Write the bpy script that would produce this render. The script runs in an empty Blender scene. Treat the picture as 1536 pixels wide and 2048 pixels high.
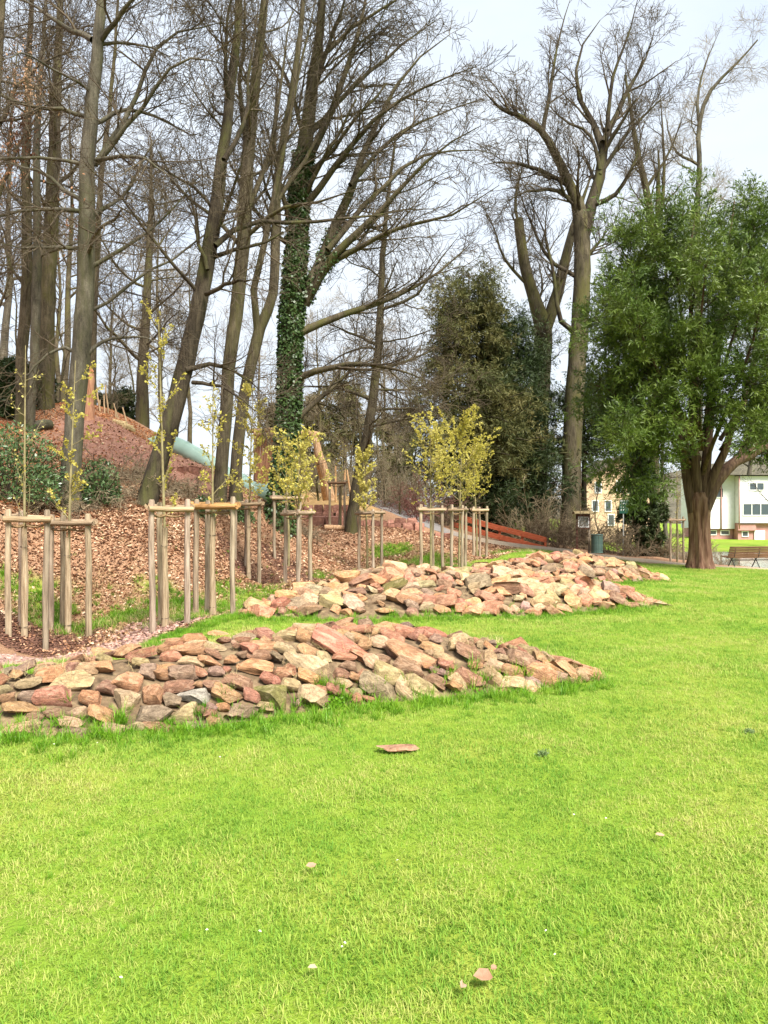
import bpy, bmesh, math, random
import numpy as np
from mathutils import Vector, Matrix, Euler
PI = math.pi
scene = bpy.context.scene
col = scene.collection

# ------------------------------------------------------------------ camera
FOC, HZ, EYE = 1500.0, 1030.0, 1.6          # focal length and horizon row of the 1536x2048 photograph
cam_d = bpy.data.cameras.new('camera')
cam = bpy.data.objects.new('camera', cam_d)
col.objects.link(cam)
cam_d.sensor_fit = 'VERTICAL'
cam_d.sensor_height = 36.0
cam_d.lens = 36.0 * FOC / 2048.0
cam_d.shift_y = (HZ - 1024.0) / 2048.0
cam_d.clip_start, cam_d.clip_end = 0.1, 3000
cam.location = (0, 0, EYE)
cam.rotation_euler = (PI / 2, 0, 0)
scene.camera = cam

# ------------------------------------------------------------------ sky and sun
SUN_EL, SUN_AZ = math.radians(52), math.radians(150)     # azimuth clockwise from +Y: behind the camera, to the right
world = bpy.data.worlds.new('World')
scene.world = world
world.use_nodes = True
wt = world.node_tree
wt.nodes.clear()
w_out = wt.nodes.new('ShaderNodeOutputWorld')
w_bg = wt.nodes.new('ShaderNodeBackground')
w_sky = wt.nodes.new('ShaderNodeTexSky')
w_sky.sky_type = 'NISHITA'
w_sky.sun_disc = False
w_sky.sun_elevation = SUN_EL
w_sky.sun_rotation = SUN_AZ
w_sky.air_density = 1.0
w_sky.dust_density = 1.5
w_tc = wt.nodes.new('ShaderNodeTexCoord')
w_map = wt.nodes.new('ShaderNodeMapping')
w_map.inputs['Scale'].default_value = (1.0, 1.0, 2.6)
w_noise = wt.nodes.new('ShaderNodeTexNoise')
w_noise.inputs['Scale'].default_value = 2.3
w_noise.inputs['Detail'].default_value = 6
w_noise.inputs['Roughness'].default_value = 0.55
w_ramp = wt.nodes.new('ShaderNodeValToRGB')
w_ramp.color_ramp.elements[0].position = 0.30
w_ramp.color_ramp.elements[0].color = (0.72, 0.72, 0.72, 1)
w_ramp.color_ramp.elements[1].position = 0.60
w_ramp.color_ramp.elements[1].color = (1, 1, 1, 1)
w_mix = wt.nodes.new('ShaderNodeMix')
w_mix.data_type = 'RGBA'
w_mix.inputs['B'].default_value = (2.55, 2.75, 2.98, 1)      # thin bright cloud
wt.links.new(w_tc.outputs['Generated'], w_map.inputs['Vector'])
wt.links.new(w_map.outputs['Vector'], w_noise.inputs['Vector'])
wt.links.new(w_noise.outputs['Fac'], w_ramp.inputs['Fac'])
wt.links.new(w_ramp.outputs['Color'], w_mix.inputs['Factor'])
wt.links.new(w_sky.outputs['Color'], w_mix.inputs['A'])
wt.links.new(w_mix.outputs['Result'], w_bg.inputs['Color'])
w_bg.inputs['Strength'].default_value = 0.1
wt.links.new(w_bg.outputs['Background'], w_out.inputs['Surface'])
sun_d = bpy.data.lights.new('sun', 'SUN')
sun_d.energy = 2.7
sun_d.angle = math.radians(22)
sun_d.color = (1.0, 0.95, 0.86)
sun = bpy.data.objects.new('sun', sun_d)
col.objects.link(sun)
sdir = Vector((math.sin(SUN_AZ) * math.cos(SUN_EL), math.cos(SUN_AZ) * math.cos(SUN_EL), math.sin(SUN_EL)))
sun.rotation_euler = sdir.to_track_quat('Z', 'Y').to_euler()
sun.location = (10, -10, 40)

vs = scene.view_settings
vs.view_transform = 'Standard'
vs.look = 'None'
vs.exposure = 1.95
vs.gamma = 1.0
vs.use_curve_mapping = False
scene.cycles.max_bounces = 5
scene.cycles.diffuse_bounces = 3
scene.cycles.glossy_bounces = 2
scene.cycles.transmission_bounces = 3
scene.cycles.transparent_max_bounces = 6
scene.cycles.caustics_reflective = False
scene.cycles.caustics_refractive = False

# ------------------------------------------------------------------ helpers
def W(px, py, d):
    """a point seen at pixel (px, py) of the photograph at depth d metres"""
    return np.array([(px - 768.0) / FOC * d, d, EYE - (py - HZ) / FOC * d])

def link(o):
    col.objects.link(o)
    return o

def thing(name, label, cat, loc=(0, 0, 0), group=None, rotz=0.0):
    o = bpy.data.objects.new(name, None)
    o.empty_display_size = 0.2
    link(o)
    o.location = tuple(float(c) for c in loc)
    o.rotation_euler = (0, 0, rotz)
    o['label'] = label
    o['category'] = cat
    if group:
        o['group'] = group
    return o

def tag(o, label=None, cat=None, group=None, kind=None):
    if label: o['label'] = label
    if cat: o['category'] = cat
    if group: o['group'] = group
    if kind: o['kind'] = kind
    return o

def np_mesh(name, v, faces, mats, smooth=True, sharp=None, mat_idx=None):
    """v (N,3); faces: list of int arrays (M,k) of one size each"""
    me = bpy.data.meshes.new(name)
    v = np.asarray(v, dtype=np.float32)
    faces = [np.asarray(f, dtype=np.int32) for f in faces if len(f)]
    nl = sum(f.size for f in faces)
    npoly = sum(len(f) for f in faces)
    me.vertices.add(len(v))
    me.vertices.foreach_set('co', v.ravel())
    me.loops.add(nl)
    me.loops.foreach_set('vertex_index', np.concatenate([f.ravel() for f in faces]))
    me.polygons.add(npoly)
    tot = np.concatenate([np.full(len(f), f.shape[1], dtype=np.int32) for f in faces])
    start = np.concatenate([[0], np.cumsum(tot)[:-1]]).astype(np.int32)
    me.polygons.foreach_set('loop_start', start)
    me.polygons.foreach_set('loop_total', tot)
    me.polygons.foreach_set('use_smooth', np.full(npoly, smooth, dtype=bool))
    if not isinstance(mats, (list, tuple)):
        mats = [mats]
    for m in mats:
        me.materials.append(m)
    if mat_idx is not None:
        me.polygons.foreach_set('material_index', np.asarray(mat_idx, dtype=np.int32))
    me.update(calc_edges=True)
    me.validate()
    if sharp is not None:
        me.set_sharp_from_angle(angle=math.radians(sharp))
    return me

def put(name, me, parent=None, loc=(0, 0, 0), rot=(0, 0, 0), scl=None):
    o = bpy.data.objects.new(name, me)
    link(o)
    o.parent = parent
    o.location = tuple(float(c) for c in loc)
    o.rotation_euler = rot
    if scl is not None:
        o.scale = scl
    return o

class Geo:
    """collects simple solids and links them as one mesh"""
    def __init__(s):
        s.v, s.f4, s.f3, s.n = [], [], [], 0
    def add(s, v, f4=None, f3=None):
        v = np.asarray(v, dtype=np.float64)
        if f4 is not None and len(f4): s.f4.append(np.asarray(f4) + s.n)
        if f3 is not None and len(f3): s.f3.append(np.asarray(f3) + s.n)
        s.v.append(v); s.n += len(v)
        return s
    def box(s, c, d, rot=(0, 0, 0), bev=0.0):
        """box centred c with full sizes d; bev chamfers the long edges a little"""
        R = np.array(Euler(rot).to_matrix())
        h = np.array(d) / 2.0
        if bev <= 0:
            q = np.array([[x, y, z] for x in (-1, 1) for y in (-1, 1) for z in (-1, 1)]) * h
            f = [[0, 1, 3, 2], [4, 6, 7, 5], [0, 4, 5, 1], [2, 3, 7, 6], [0, 2, 6, 4], [1, 5, 7, 3]]
            return s.add(q @ R.T + np.array(c), f)
        b = min(bev, 0.45 * h.min())
        ring = [(-1, -1), (1, -1), (1, 1), (-1, 1)]
        pts = []
        for z, sh in ((-h[2], b), (-h[2] + b, 0), (h[2] - b, 0), (h[2], b)):
            for k, (sx, sy) in enumerate(ring):
                pts.append([sx * (h[0] - sh), sy * (h[1] - sh), z])
        f = [[3, 2, 1, 0], [12, 13, 14, 15]]
        for r in range(3):
            for k in range(4):
                f.append([r * 4 + k, r * 4 + (k + 1) % 4, r * 4 + 4 + (k + 1) % 4, r * 4 + 4 + k])
        return s.add(np.array(pts) @ R.T + np.array(c), f)
    def tube(s, pts, rad, sides=8, caps=True):
        pts = np.asarray(pts, dtype=np.float64)
        rad = np.broadcast_to(np.asarray(rad, dtype=np.float64), (len(pts),))
        v, f = tube_arrays(pts[None], rad[None], sides)
        s.add(v, f)
        if caps:
            n = len(pts)
            for ring, flip in ((0, True), (n - 1, False)):
                b = s.n - n * sides + ring * sides
                c = pts[ring]
                ci = s.n
                s.v.append(c[None]); s.n += 1
                tri = [[b + k, b + (k + 1) % sides, ci] for k in range(sides)]
                if flip: tri = [[a[1], a[0], a[2]] for a in tri]
                s.f3.append(np.array(tri))
        return s
    def mesh(s, name, mat, smooth=False, sharp=None):
        f = []
        if s.f4: f.append(np.concatenate(s.f4))
        if s.f3: f.append(np.concatenate(s.f3))
        return np_mesh(name, np.concatenate(s.v), f, mat, smooth, sharp)
    def build(s, name, mat, parent=None, loc=(0, 0, 0), smooth=False, sharp=None, rot=(0, 0, 0)):
        return put(name, s.mesh(name, mat, smooth, sharp), parent, loc, rot)

def unit(a):
    return a / np.maximum(np.linalg.norm(a, axis=-1, keepdims=True), 1e-9)

def tube_arrays(P, R, sides):
    """P (M,N,3) polylines, R (M,N) radii -> verts, quads"""
    M, N, _ = P.shape
    T = np.empty_like(P)
    T[:, 1:-1] = P[:, 2:] - P[:, :-2]
    T[:, 0] = P[:, 1] - P[:, 0]
    T[:, -1] = P[:, -1] - P[:, -2]
    T = unit(T)
    mean = np.abs(T.mean(axis=1))
    ref = np.zeros((M, 3))
    ref[np.arange(M), mean.argmin(axis=1)] = 1.0
    U = unit(np.cross(T, ref[:, None, :]))
    V = np.cross(T, U)
    a = np.arange(sides) * 2 * PI / sides
    ring = P[:, :, None, :] + R[:, :, None, None] * (np.cos(a)[None, None, :, None] * U[:, :, None, :] + np.sin(a)[None, None, :, None] * V[:, :, None, :])
    verts = ring.reshape(-1, 3)
    base = (np.arange(M) * N * sides)[:, None, None]
    i = (np.arange(N - 1) * sides)[None, :, None]
    k = np.arange(sides)[None, None, :]
    k2 = (np.arange(sides) + 1)[None, None, :] % sides
    q = np.stack([base + i + k, base + i + k2, base + i + sides + k2, base + i + sides + k], axis=-1).reshape(-1, 4)
    return verts, q

def resample(pts, rad, n):
    """Catmull-Rom through pts, n samples at even arc length"""
    pts = np.asarray(pts, dtype=np.float64)
    rad = np.asarray(rad, dtype=np.float64)
    p = np.vstack([2 * pts[0] - pts[1], pts, 2 * pts[-1] - pts[-2]])
    out, ro = [], []
    for i in range(1, len(p) - 2):
        for t in np.linspace(0, 1, 10, endpoint=False):
            a, b, c, d = p[i - 1], p[i], p[i + 1], p[i + 2]
            out.append(0.5 * (2 * b + (c - a) * t + (2 * a - 5 * b + 4 * c - d) * t * t + (3 * b - a - 3 * c + d) * t ** 3))
            ro.append(rad[i - 1] * (1 - t) + rad[i] * t)
    out.append(pts[-1]); ro.append(rad[-1])
    out, ro = np.array(out), np.array(ro)
    s = np.concatenate([[0], np.cumsum(np.linalg.norm(np.diff(out, axis=0), axis=1))])
    q = np.linspace(0, s[-1], n)
    return np.stack([np.interp(q, s, out[:, k]) for k in range(3)], axis=1), np.interp(q, s, ro)

_lat = np.random.RandomState(7).rand(256, 256)
def vnoise(x, y, octaves=3):
    x = np.asarray(x, dtype=np.float64); y = np.asarray(y, dtype=np.float64)
    tot, amp, nrm = 0.0, 1.0, 0.0
    for o in range(octaves):
        xf, yf = x * 2 ** o + 17.3 * o, y * 2 ** o + 31.7 * o
        xi, yi = np.floor(xf).astype(int), np.floor(yf).astype(int)
        u, v = xf - xi, yf - yi
        u, v = u * u * (3 - 2 * u), v * v * (3 - 2 * v)
        g = lambda i, j: _lat[i % 256, j % 256]
        tot = tot + amp * ((g(xi, yi) * (1 - u) + g(xi + 1, yi) * u) * (1 - v) + (g(xi, yi + 1) * (1 - u) + g(xi + 1, yi + 1) * u) * v)
        nrm += amp; amp *= 0.5
    return tot / nrm

def sstep(a, b, x):
    t = np.clip((x - a) / (b - a), 0, 1)
    return t * t * (3 - 2 * t)

# ------------------------------------------------------------------ materials
class NT:
    def __init__(s, name):
        s.m = bpy.data.materials.new(name)
        s.m.use_nodes = True
        s.t = s.m.node_tree
        s.t.nodes.clear()
        s.out = s.t.nodes.new('ShaderNodeOutputMaterial')
    def n(s, typ, props=None, **ins):
        nd = s.t.nodes.new(typ)
        for k, v in (props or {}).items():
            setattr(nd, k, v)
        for k, v in ins.items():
            s.set(nd.inputs[k.replace('_', ' ')] if k.replace('_', ' ') in nd.inputs else nd.inputs[k], v)
        return nd
    def set(s, sock, v):
        if isinstance(v, bpy.types.NodeSocket):
            s.t.links.new(v, sock)
        else:
            sock.default_value = v
    def coord(s, kind, scale=(1, 1, 1)):
        if kind == 'World':
            c = s.n('ShaderNodeNewGeometry').outputs['Position']
        else:
            c = s.n('ShaderNodeTexCoord').outputs[kind]
        mp = s.n('ShaderNodeMapping')
        s.t.links.new(c, mp.inputs['Vector'])
        mp.inputs['Scale'].default_value = scale
        return mp.outputs['Vector']
    def noise(s, vec, scale, detail=4, rough=0.55, dist=0.0):
        nd = s.n('ShaderNodeTexNoise', None, Scale=scale, Detail=detail, Roughness=rough, Distortion=dist)
        s.t.links.new(vec, nd.inputs['Vector'])
        return nd.outputs['Fac']
    def ramp(s, fac, stops, interp='LINEAR'):
        nd = s.n('ShaderNodeValToRGB')
        nd.color_ramp.interpolation = interp
        el = nd.color_ramp.elements
        while len(el) < len(stops): el.new(0.5)
        for e, (p, c) in zip(el, stops):
            e.position = p
            e.color = (*c, 1) if len(c) == 3 else c
        s.t.links.new(fac, nd.inputs['Fac'])
        return nd.outputs['Color']
    def mix(s, fac, a, b, mode='MIX'):
        nd = s.n('ShaderNodeMix', {'data_type': 'RGBA', 'blend_type': mode})
        s.set(nd.inputs['Factor'], fac)
        s.set(nd.inputs['A'], a if not isinstance(a, tuple) else (*a, 1)[:4])
        s.set(nd.inputs['B'], b if not isinstance(b, tuple) else (*b, 1)[:4])
        return nd.outputs['Result']
    def math(s, op, a, b=0.0):
        nd = s.n('ShaderNodeMath', {'operation': op})
        s.set(nd.inputs[0], a); s.set(nd.inputs[1], b)
        return nd.outputs[0]
    def bump(s, h, strength=0.5, dist=0.02):
        nd = s.n('ShaderNodeBump', None, Strength=strength, Distance=dist)
        s.t.links.new(h, nd.inputs['Height'])
        return nd.outputs['Normal']
    def bsdf(s, color, rough=0.8, normal=None, spec=0.3, **kw):
        nd = s.n('ShaderNodeBsdfPrincipled')
        s.set(nd.inputs['Base Color'], color if not isinstance(color, tuple) else (*color, 1)[:4])
        s.set(nd.inputs['Roughness'], rough)
        nd.inputs['Specular IOR Level'].default_value = spec
        if normal is not None: s.t.links.new(normal, nd.inputs['Normal'])
        for k, v in kw.items():
            s.set(nd.inputs[k.replace('_', ' ')], v)
        return nd.outputs['BSDF']
    def done(s, sh):
        s.t.links.new(sh, s.out.inputs['Surface'])
        return s.m
    def objrand(s):
        return s.n('ShaderNodeObjectInfo').outputs['Random']
    def objcol(s):
        return s.n('ShaderNodeObjectInfo').outputs['Color']

def noise_mat(name, stops, scale=5.0, stretch=(1, 1, 1), detail=5, rough=0.85, bump=0.0, bscale=None, bdist=0.02, coord='Object', rnd=0.0, objcol=False, spec=0.25, dist=0.0):
    t = NT(name)
    vec = t.coord(coord, stretch)
    f = t.noise(vec, scale, detail, dist=dist)
    c = t.ramp(f, stops)
    if objcol:
        c = t.mix(1.0, c, t.objcol(), 'MULTIPLY')
    if rnd:
        v = t.math('ADD', t.math('MULTIPLY', t.objrand(), 2 * rnd), 1 - rnd)
        hs = t.n('ShaderNodeHueSaturation')
        t.t.links.new(v, hs.inputs['Value']); t.t.links.new(c, hs.inputs['Color'])
        c = hs.outputs['Color']
    nrm = None
    if bump:
        nrm = t.bump(t.noise(vec, bscale or scale * 3, 6, 0.6), bump, bdist)
    return t.done(t.bsdf(c, rough, nrm, spec))

def leaf_mat(name, stops, trans=0.35, wscale=1.2, rough=0.6, spec=0.2, perobj=0.25, wmix=0.6):
    """thin leaves: colour by world position and by instance, part of the light passes through"""
    t = NT(name)
    vec = t.coord('World')
    f = t.noise(vec, wscale, 4)
    f2 = t.noise(vec, wscale * 22, 2)
    fac = t.math('ADD', t.math('MULTIPLY', f, wmix), t.math('MULTIPLY', f2, 1 - wmix))
    if perobj:
        r = t.math('MULTIPLY', t.math('SUBTRACT', t.objrand(), 0.5), perobj)
        fac = t.math('ADD', fac, r)
    c = t.ramp(fac, stops)
    d = t.bsdf(c, rough, None, spec)
    tr = t.n('ShaderNodeBsdfTranslucent')
    t.t.links.new(c, tr.inputs['Color'])
    mx = t.n('ShaderNodeMixShader')
    mx.inputs['Fac'].default_value = trans
    t.t.links.new(d, mx.inputs[1]); t.t.links.new(tr.outputs['BSDF'], mx.inputs[2])
    return t.done(mx.outputs['Shader'])

def bark_mat(name, dark, mid, light, moss, mossy=0.35, fiss=0.8, scale=1.0):
    """furrowed bark with blotches and mossy patches"""
    t = NT(name)
    vec = t.coord('Object')
    blot = t.noise(t.coord('Object', (1.6, 1.6, 0.7)), 1.7 * scale, 6, 0.65, 0.6)
    fur = t.noise(t.coord('Object', (9, 9, 0.9)), 2.6 * scale, 6, 0.65, 0.5)
    fine = t.noise(t.coord('Object', (3, 3, 2)), 16, 5, 0.7)
    c = t.ramp(blot, [(0.28, dark), (0.48, mid), (0.68, light)])
    c = t.mix(fiss, c, t.ramp(fur, [(0.32, (0.3, 0.28, 0.26)), (0.5, (0.95, 0.95, 0.95)), (0.68, (1.35, 1.35, 1.3))]), 'MULTIPLY')
    c = t.mix(0.7, c, t.ramp(fine, [(0.3, (0.5, 0.5, 0.5)), (0.55, (1, 1, 1)), (0.75, (1.4, 1.4, 1.4))]), 'MULTIPLY')
    mo = t.noise(t.coord('Object', (1.3, 1.3, 0.35)), 1.3, 5, 0.7)
    c = t.mix(t.ramp(mo, [(0.62 - mossy * 0.4, (0, 0, 0)), (0.78 - mossy * 0.4, (0.85, 0.85, 0.85))]), c, moss)
    h = t.math('ADD', t.math('MULTIPLY', fur, 0.8), t.math('MULTIPLY', fine, 0.35))
    return t.done(t.bsdf(c, 0.95, t.bump(h, 0.9, 0.035), 0.15))

M = {}
M['bark'] = bark_mat('bark', (0.035, 0.028, 0.018), (0.085, 0.068, 0.045), (0.14, 0.115, 0.076), (0.085, 0.082, 0.028), 0.35)
M['bark_grey'] = bark_mat('bark_grey', (0.035, 0.031, 0.023), (0.1, 0.088, 0.065), (0.17, 0.152, 0.115), (0.075, 0.075, 0.035), 0.36, 0.5)
M['bark_dark'] = bark_mat('bark_dark', (0.022, 0.018, 0.013), (0.055, 0.043, 0.03), (0.095, 0.078, 0.054), (0.085, 0.085, 0.03), 0.3)
M['bark_moss'] = bark_mat('bark_moss', (0.035, 0.03, 0.018), (0.085, 0.07, 0.045), (0.135, 0.112, 0.075), (0.09, 0.085, 0.028), 0.42)
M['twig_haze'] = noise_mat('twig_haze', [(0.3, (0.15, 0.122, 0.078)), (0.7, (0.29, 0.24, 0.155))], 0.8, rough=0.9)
M['twig'] = noise_mat('twig', [(0.3, (0.045, 0.034, 0.022)), (0.6, (0.1, 0.077, 0.05)), (0.8, (0.125, 0.105, 0.055))], 1.3, rough=0.9)
M['twig_red'] = noise_mat('twig_red', [(0.3, (0.075, 0.05, 0.032)), (0.7, (0.17, 0.12, 0.078))], 0.6, rough=0.9)
M['twig_pale'] = noise_mat('twig_pale', [(0.3, (0.2, 0.15, 0.09)), (0.7, (0.4, 0.32, 0.2))], 2.0, rough=0.9)
# ------------------------------------------------------------------ terrain heights
CP = [(-3, 0, 0), (0, 0, 0), (6, 0, 0), (-3, 4, 0), (3, 5, 0), (8, 6, 0), (0, 8, 0), (6, 10, 0), (0, 11, 0), (10, 14, -.02), (3, 14, 0),
      (3, 18, 0), (6, 18, -.02), (-3, 8, 0), (-1, 14, 0), (14, 8, 0), (20, 0, 0), (14, 20, -.2), (18, 14, -.05), (0, -10, 0), (20, -20, 0), (-10, -20, .3), (-2.6, 11.2, 0.02), (4, 22, 0.02)]
def cp(px, py, d): CP.append(tuple(W(px, py, d)))
for a in [(0, 1325, 8.6), (48, 1280, 10.9), (135, 1275, 11.5), (328, 1254, 11.2), (425, 1233, 12.0), (495, 1156, 17.6), (563, 1128, 20), (596, 1168, 16.5),
          (680, 1061, 27.6), (733, 1146, 22), (861, 1147, 20.6), (915, 1138, 21.6), (953, 1122, 25.2),
          (50, 1235, 12.0), (50, 1110, 13.8), (50, 1010, 15.6), (60, 900, 19), (70, 845, 23), (60, 815, 27), (0, 1010, 14.5), (0, 880, 18.5), (0, 1240, 11),
          (200, 1235, 12.6), (200, 1110, 14.6), (200, 1000, 16.6), (200, 900, 20.5), (210, 838, 24), (210, 815, 27), (330, 1215, 13), (330, 1110, 14.8), (330, 1010, 16.8), (330, 945, 21),
          (300, 885, 25), (400, 925, 26), (480, 965, 27), (540, 1000, 28.5), (450, 1190, 15), (450, 1090, 17.6), (450, 1040, 19), (440, 950, 22.5), (505, 1018, 22), (522, 1012, 25), (560, 1085, 21.4), (560, 1030, 23.5),
          (690, 1150, 20), (640, 1100, 24), (640, 1060, 28.5), (700, 1004, 31.5), (600, 1006, 31.5), (800, 1132, 21.5), (800, 1090, 25), (800, 1062, 28.5), (900, 1100, 25), (900, 1076, 29.5),
          (1000, 1110, 25), (1100, 1108, 27.5), (1200, 1120, 28.5), (1400, 1137, 26), (1536, 1160, 22), (1660, 1170, 20), (1300, 1140, 25),
          (770, 1003, 41), (800, 1018, 36.5), (840, 1045, 33.5), (900, 1066, 32.2), (950, 1078, 31.8), (1000, 1087, 31.8), (1050, 1094, 32), (1100, 1099, 32.3), (1150, 1104, 32.5), (1250, 1118, 32), (1340, 1128, 31.5), (1450, 1136, 31), (1600, 1142, 30), (1800, 1150, 28),
          (1090, 1093, 36), (950, 1070, 36), (1165, 1104, 36), (1250, 1112, 36), (1300, 1113, 36), (950, 1060, 44), (1150, 1090, 42), (1300, 1115, 40), (1430, 1135, 38), (1560, 1140, 36),
          (600, 1003, 36), (600, 1004, 50), (760, 1010, 48), (300, 905, 34), (200, 860, 36), (60, 840, 38), (-200, 900, 16), (-400, 850, 20), (-600, 1000, 9)]:
    cp(*a)
CP += [(18, 46, -2.1), (27, 48, -2.3), (36, 46, -2.2), (20, 56, -2.3), (30, 60, -2.3), (44, 56, -2.3), (34, 36, -1.4), (24, 38.5, -1.55), (42, 40, -1.6), (18, 66, -1.45), (30, 69, -1.45), (46, 70, -1.45), (36, 88, -1.3), (22, 88, -1.2), (50, 90, -1.3), (60, 60, -1.6),
       (12, 48, -1.0), (10, 60, -1.0), (-30, 40, 6.5), (-15, 55, 5.5), (-5, 70, 3), (8, 80, 0), (-40, 20, 9), (-30, 5, 5), (-15, 0, 1.2), (-8, 2, .3), (-60, 60, 10), (-40, 100, 8), (0, 120, 2), (40, 130, 0), (80, 80, -1), (60, 20, -1), (50, 0, -.3), (-80, 0, 10), (0, -60, 0), (100, 0, -.5), (-100, 100, 10), (100, 150, 0), (0, 200, 2), (-100, 200, 8),
       (300, 300, 0), (-300, 300, 6), (300, -200, 0), (-300, -200, 4), (0, 500, 2)]
CP = np.array(CP, dtype=np.float64)
def _phi(r2): return -np.sqrt(r2 + 0.8)
_A = _phi(((CP[:, None, :2] - CP[None, :, :2]) ** 2).sum(-1)) - 0.004 * np.eye(len(CP))
_zm = CP[:, 2].mean()
_w = np.linalg.solve(_A, CP[:, 2] - _zm)
def hz(x, y):
    x = np.atleast_1d(np.asarray(x, dtype=np.float64)); y = np.atleast_1d(np.asarray(y, dtype=np.float64))
    out = np.empty(x.shape)
    xf, yf, of = x.ravel(), y.ravel(), out.ravel()
    for s in range(0, len(xf), 20000):
        e = slice(s, s + 20000)
        of[e] = _phi((xf[e, None] - CP[None, :, 0]) ** 2 + (yf[e, None] - CP[None, :, 1]) ** 2) @ _w + _zm
    out = of.reshape(x.shape)
    lm = leafm(x, y)
    out = out + lm * 0.12 * (vnoise(x * 0.9, y * 0.9, 3) - 0.5)
    dl = np.hypot(x, y)
    out = out + (1 - lm) * 0.03 * (vnoise(x * 0.5 + 9, y * 0.5, 2) - 0.5)
    return out
def h1(x, y): return float(hz(x, y)[0])

_by = [-5, 0, 6.5, 7.87, 8.4, 9, 10.2, 11.2, 12.5, 15, 16.2, 19.7, 23.5, 26, 28.6, 29.4, 29.2, 29.5, 30.2, 31, 60, 200]
_bx = [-4.6, -4.4, -4.2, -4.03, -3.8, -3.5, -3.2, -2.7, -2.5, -2.3, -1.4, .2, 3.2, 5.4, 9.0, 30, 40, 60, 80, 120, 200, 400]
def leafm(x, y):
    """1 on the leaf-strewn bank, 0 on the lawn"""
    b = np.interp(y, _by, _bx)
    n = (vnoise(np.asarray(x) * 1.7, np.asarray(y) * 1.7, 3) - 0.5) * 0.7
    m = 1 - sstep(-0.12, 0.22, np.asarray(x) - b + n)
    far = sstep(63, 66, np.asarray(y)) * sstep(14, 18, np.asarray(x))
    return m * (1 - far)
def pebm(x, y):
    b = np.interp(y, _by, _bx)
    s = np.asarray(x) - b + (vnoise(np.asarray(x) * 1.3 + 5, np.asarray(y) * 1.3, 3) - 0.5) * 0.8
    return sstep(-1.5, -1.0, s) * (1 - sstep(-0.35, -0.05, s)) * (1 - sstep(11.8, 12.8, y))
def blobs(x, y, L):
    m = np.zeros(np.shape(x))
    for bx, by, r in L:
        m = np.maximum(m, 1 - sstep(0.45, 1.1, np.hypot(np.asarray(x) - bx, np.asarray(y) - by) / r))
    return m
GRASSY = [(-5.0, 12.6, 1.2), (-4.2, 13.2, 1.0), (-4.4, 12.5, 1.1), (-3.0, 13.3, 1.1), (-5.8, 13.0, .8), (1.3, 21.8, 1.6), (1.0, 23.0, 1.2), (-6.6, 12.6, .6), (-2.6, 15.2, 1.0), (.2, 24.5, .9), (4.6, 26.5, 1.4), (6.5, 28, 1.5), (-1.5, 20, .6), (-3.3, 11.9, .7), (8.6, 28.4, 1.2)]
DIRTY = [(-7.4, 21.5, 2.6), (-6.4, 23.5, 2.2), (-8.6, 23, 2.0), (-5.6, 21.5, 1.4)]
MULCH = [(-5.2, 10.9, .75), (-4.85, 11.5, .7), (-3.25, 11.1, .6), (-2.8, 12.1, .5), (-3.2, 17.6, .7), (-2.7, 20, .8), (-1.9, 16.5, .9), (-.5, 22, .7), (-2.3, 18.2, 1.0), (-1.3, 19.5, .8)]
def grassy(x, y):
    g = blobs(x, y, GRASSY) * sstep(0.32, 0.54, vnoise(np.asarray(x) * 1.6 + 3, np.asarray(y) * 1.6, 3))
    return g

# stone piles: ridge line over x -> depth of ridge, height, half width in front and behind
PILES = [
    dict(x=[-4.4, -3.9, -3.2, -2.3, -1.08, -.14, .8, 1.46, 2.12], y=[6.05, 6.05, 6.15, 6.6, 7.1, 7.45, 7.45, 7.4, 7.35], h=[0, .1, .24, .36, .46, .5, .4, .26, .0], f=[.3, .6, .8, 1.2, 1.3, 1.17, .83, .5, .1], b=[.3, .4, .5, .65, .85, .9, .75, .5, .1]),
    dict(x=[-2.25, -2.0, -.9, -.34, .98, 2.1, 3.5, 4.4, 5.0], y=[12.1, 12.3, 13.2, 13.9, 14.0, 14.0, 14.0, 13.7, 13.5], h=[0, .15, .42, .5, .52, .5, .38, .22, 0], f=[.3, .9, 1.95, 2.6, 2.3, 2.2, 1.6, .8, .15], b=[.3, .8, 1.2, 1.4, 1.4, 1.4, 1.2, .7, .15]),
    dict(x=[1.2, 2.0, 2.86, 3.6, 4.5, 5.6, 6.4, 7.3], y=[17.3, 17.4, 17.7, 18.3, 19.2, 19.8, 19.6, 19.3], h=[0, .3, .45, .55, .58, .55, .32, 0], f=[.3, 1.0, 1.7, 2.1, 2.4, 2.3, 1.5, .2], b=[.3, .8, 1.1, 1.3, 1.4, 1.4, 1.0, .2]),
]
def mound(k, x, y):
    p = PILES[k]
    x = np.asarray(x, dtype=np.float64); y = np.asarray(y, dtype=np.float64)
    yr, h, f, b = (np.interp(x, p['x'], p[c]) for c in 'yhfb')
    dy = y - yr
    t = np.abs(dy) / np.where(dy < 0, f, b)
    m = h * np.clip(1 - t ** 1.9, 0, 1)
    return np.where((x < p['x'][0]) | (x > p['x'][-1]), 0, m)
def mounds(x, y):
    return np.maximum.reduce([mound(k, x, y) for k in range(3)])

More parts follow.
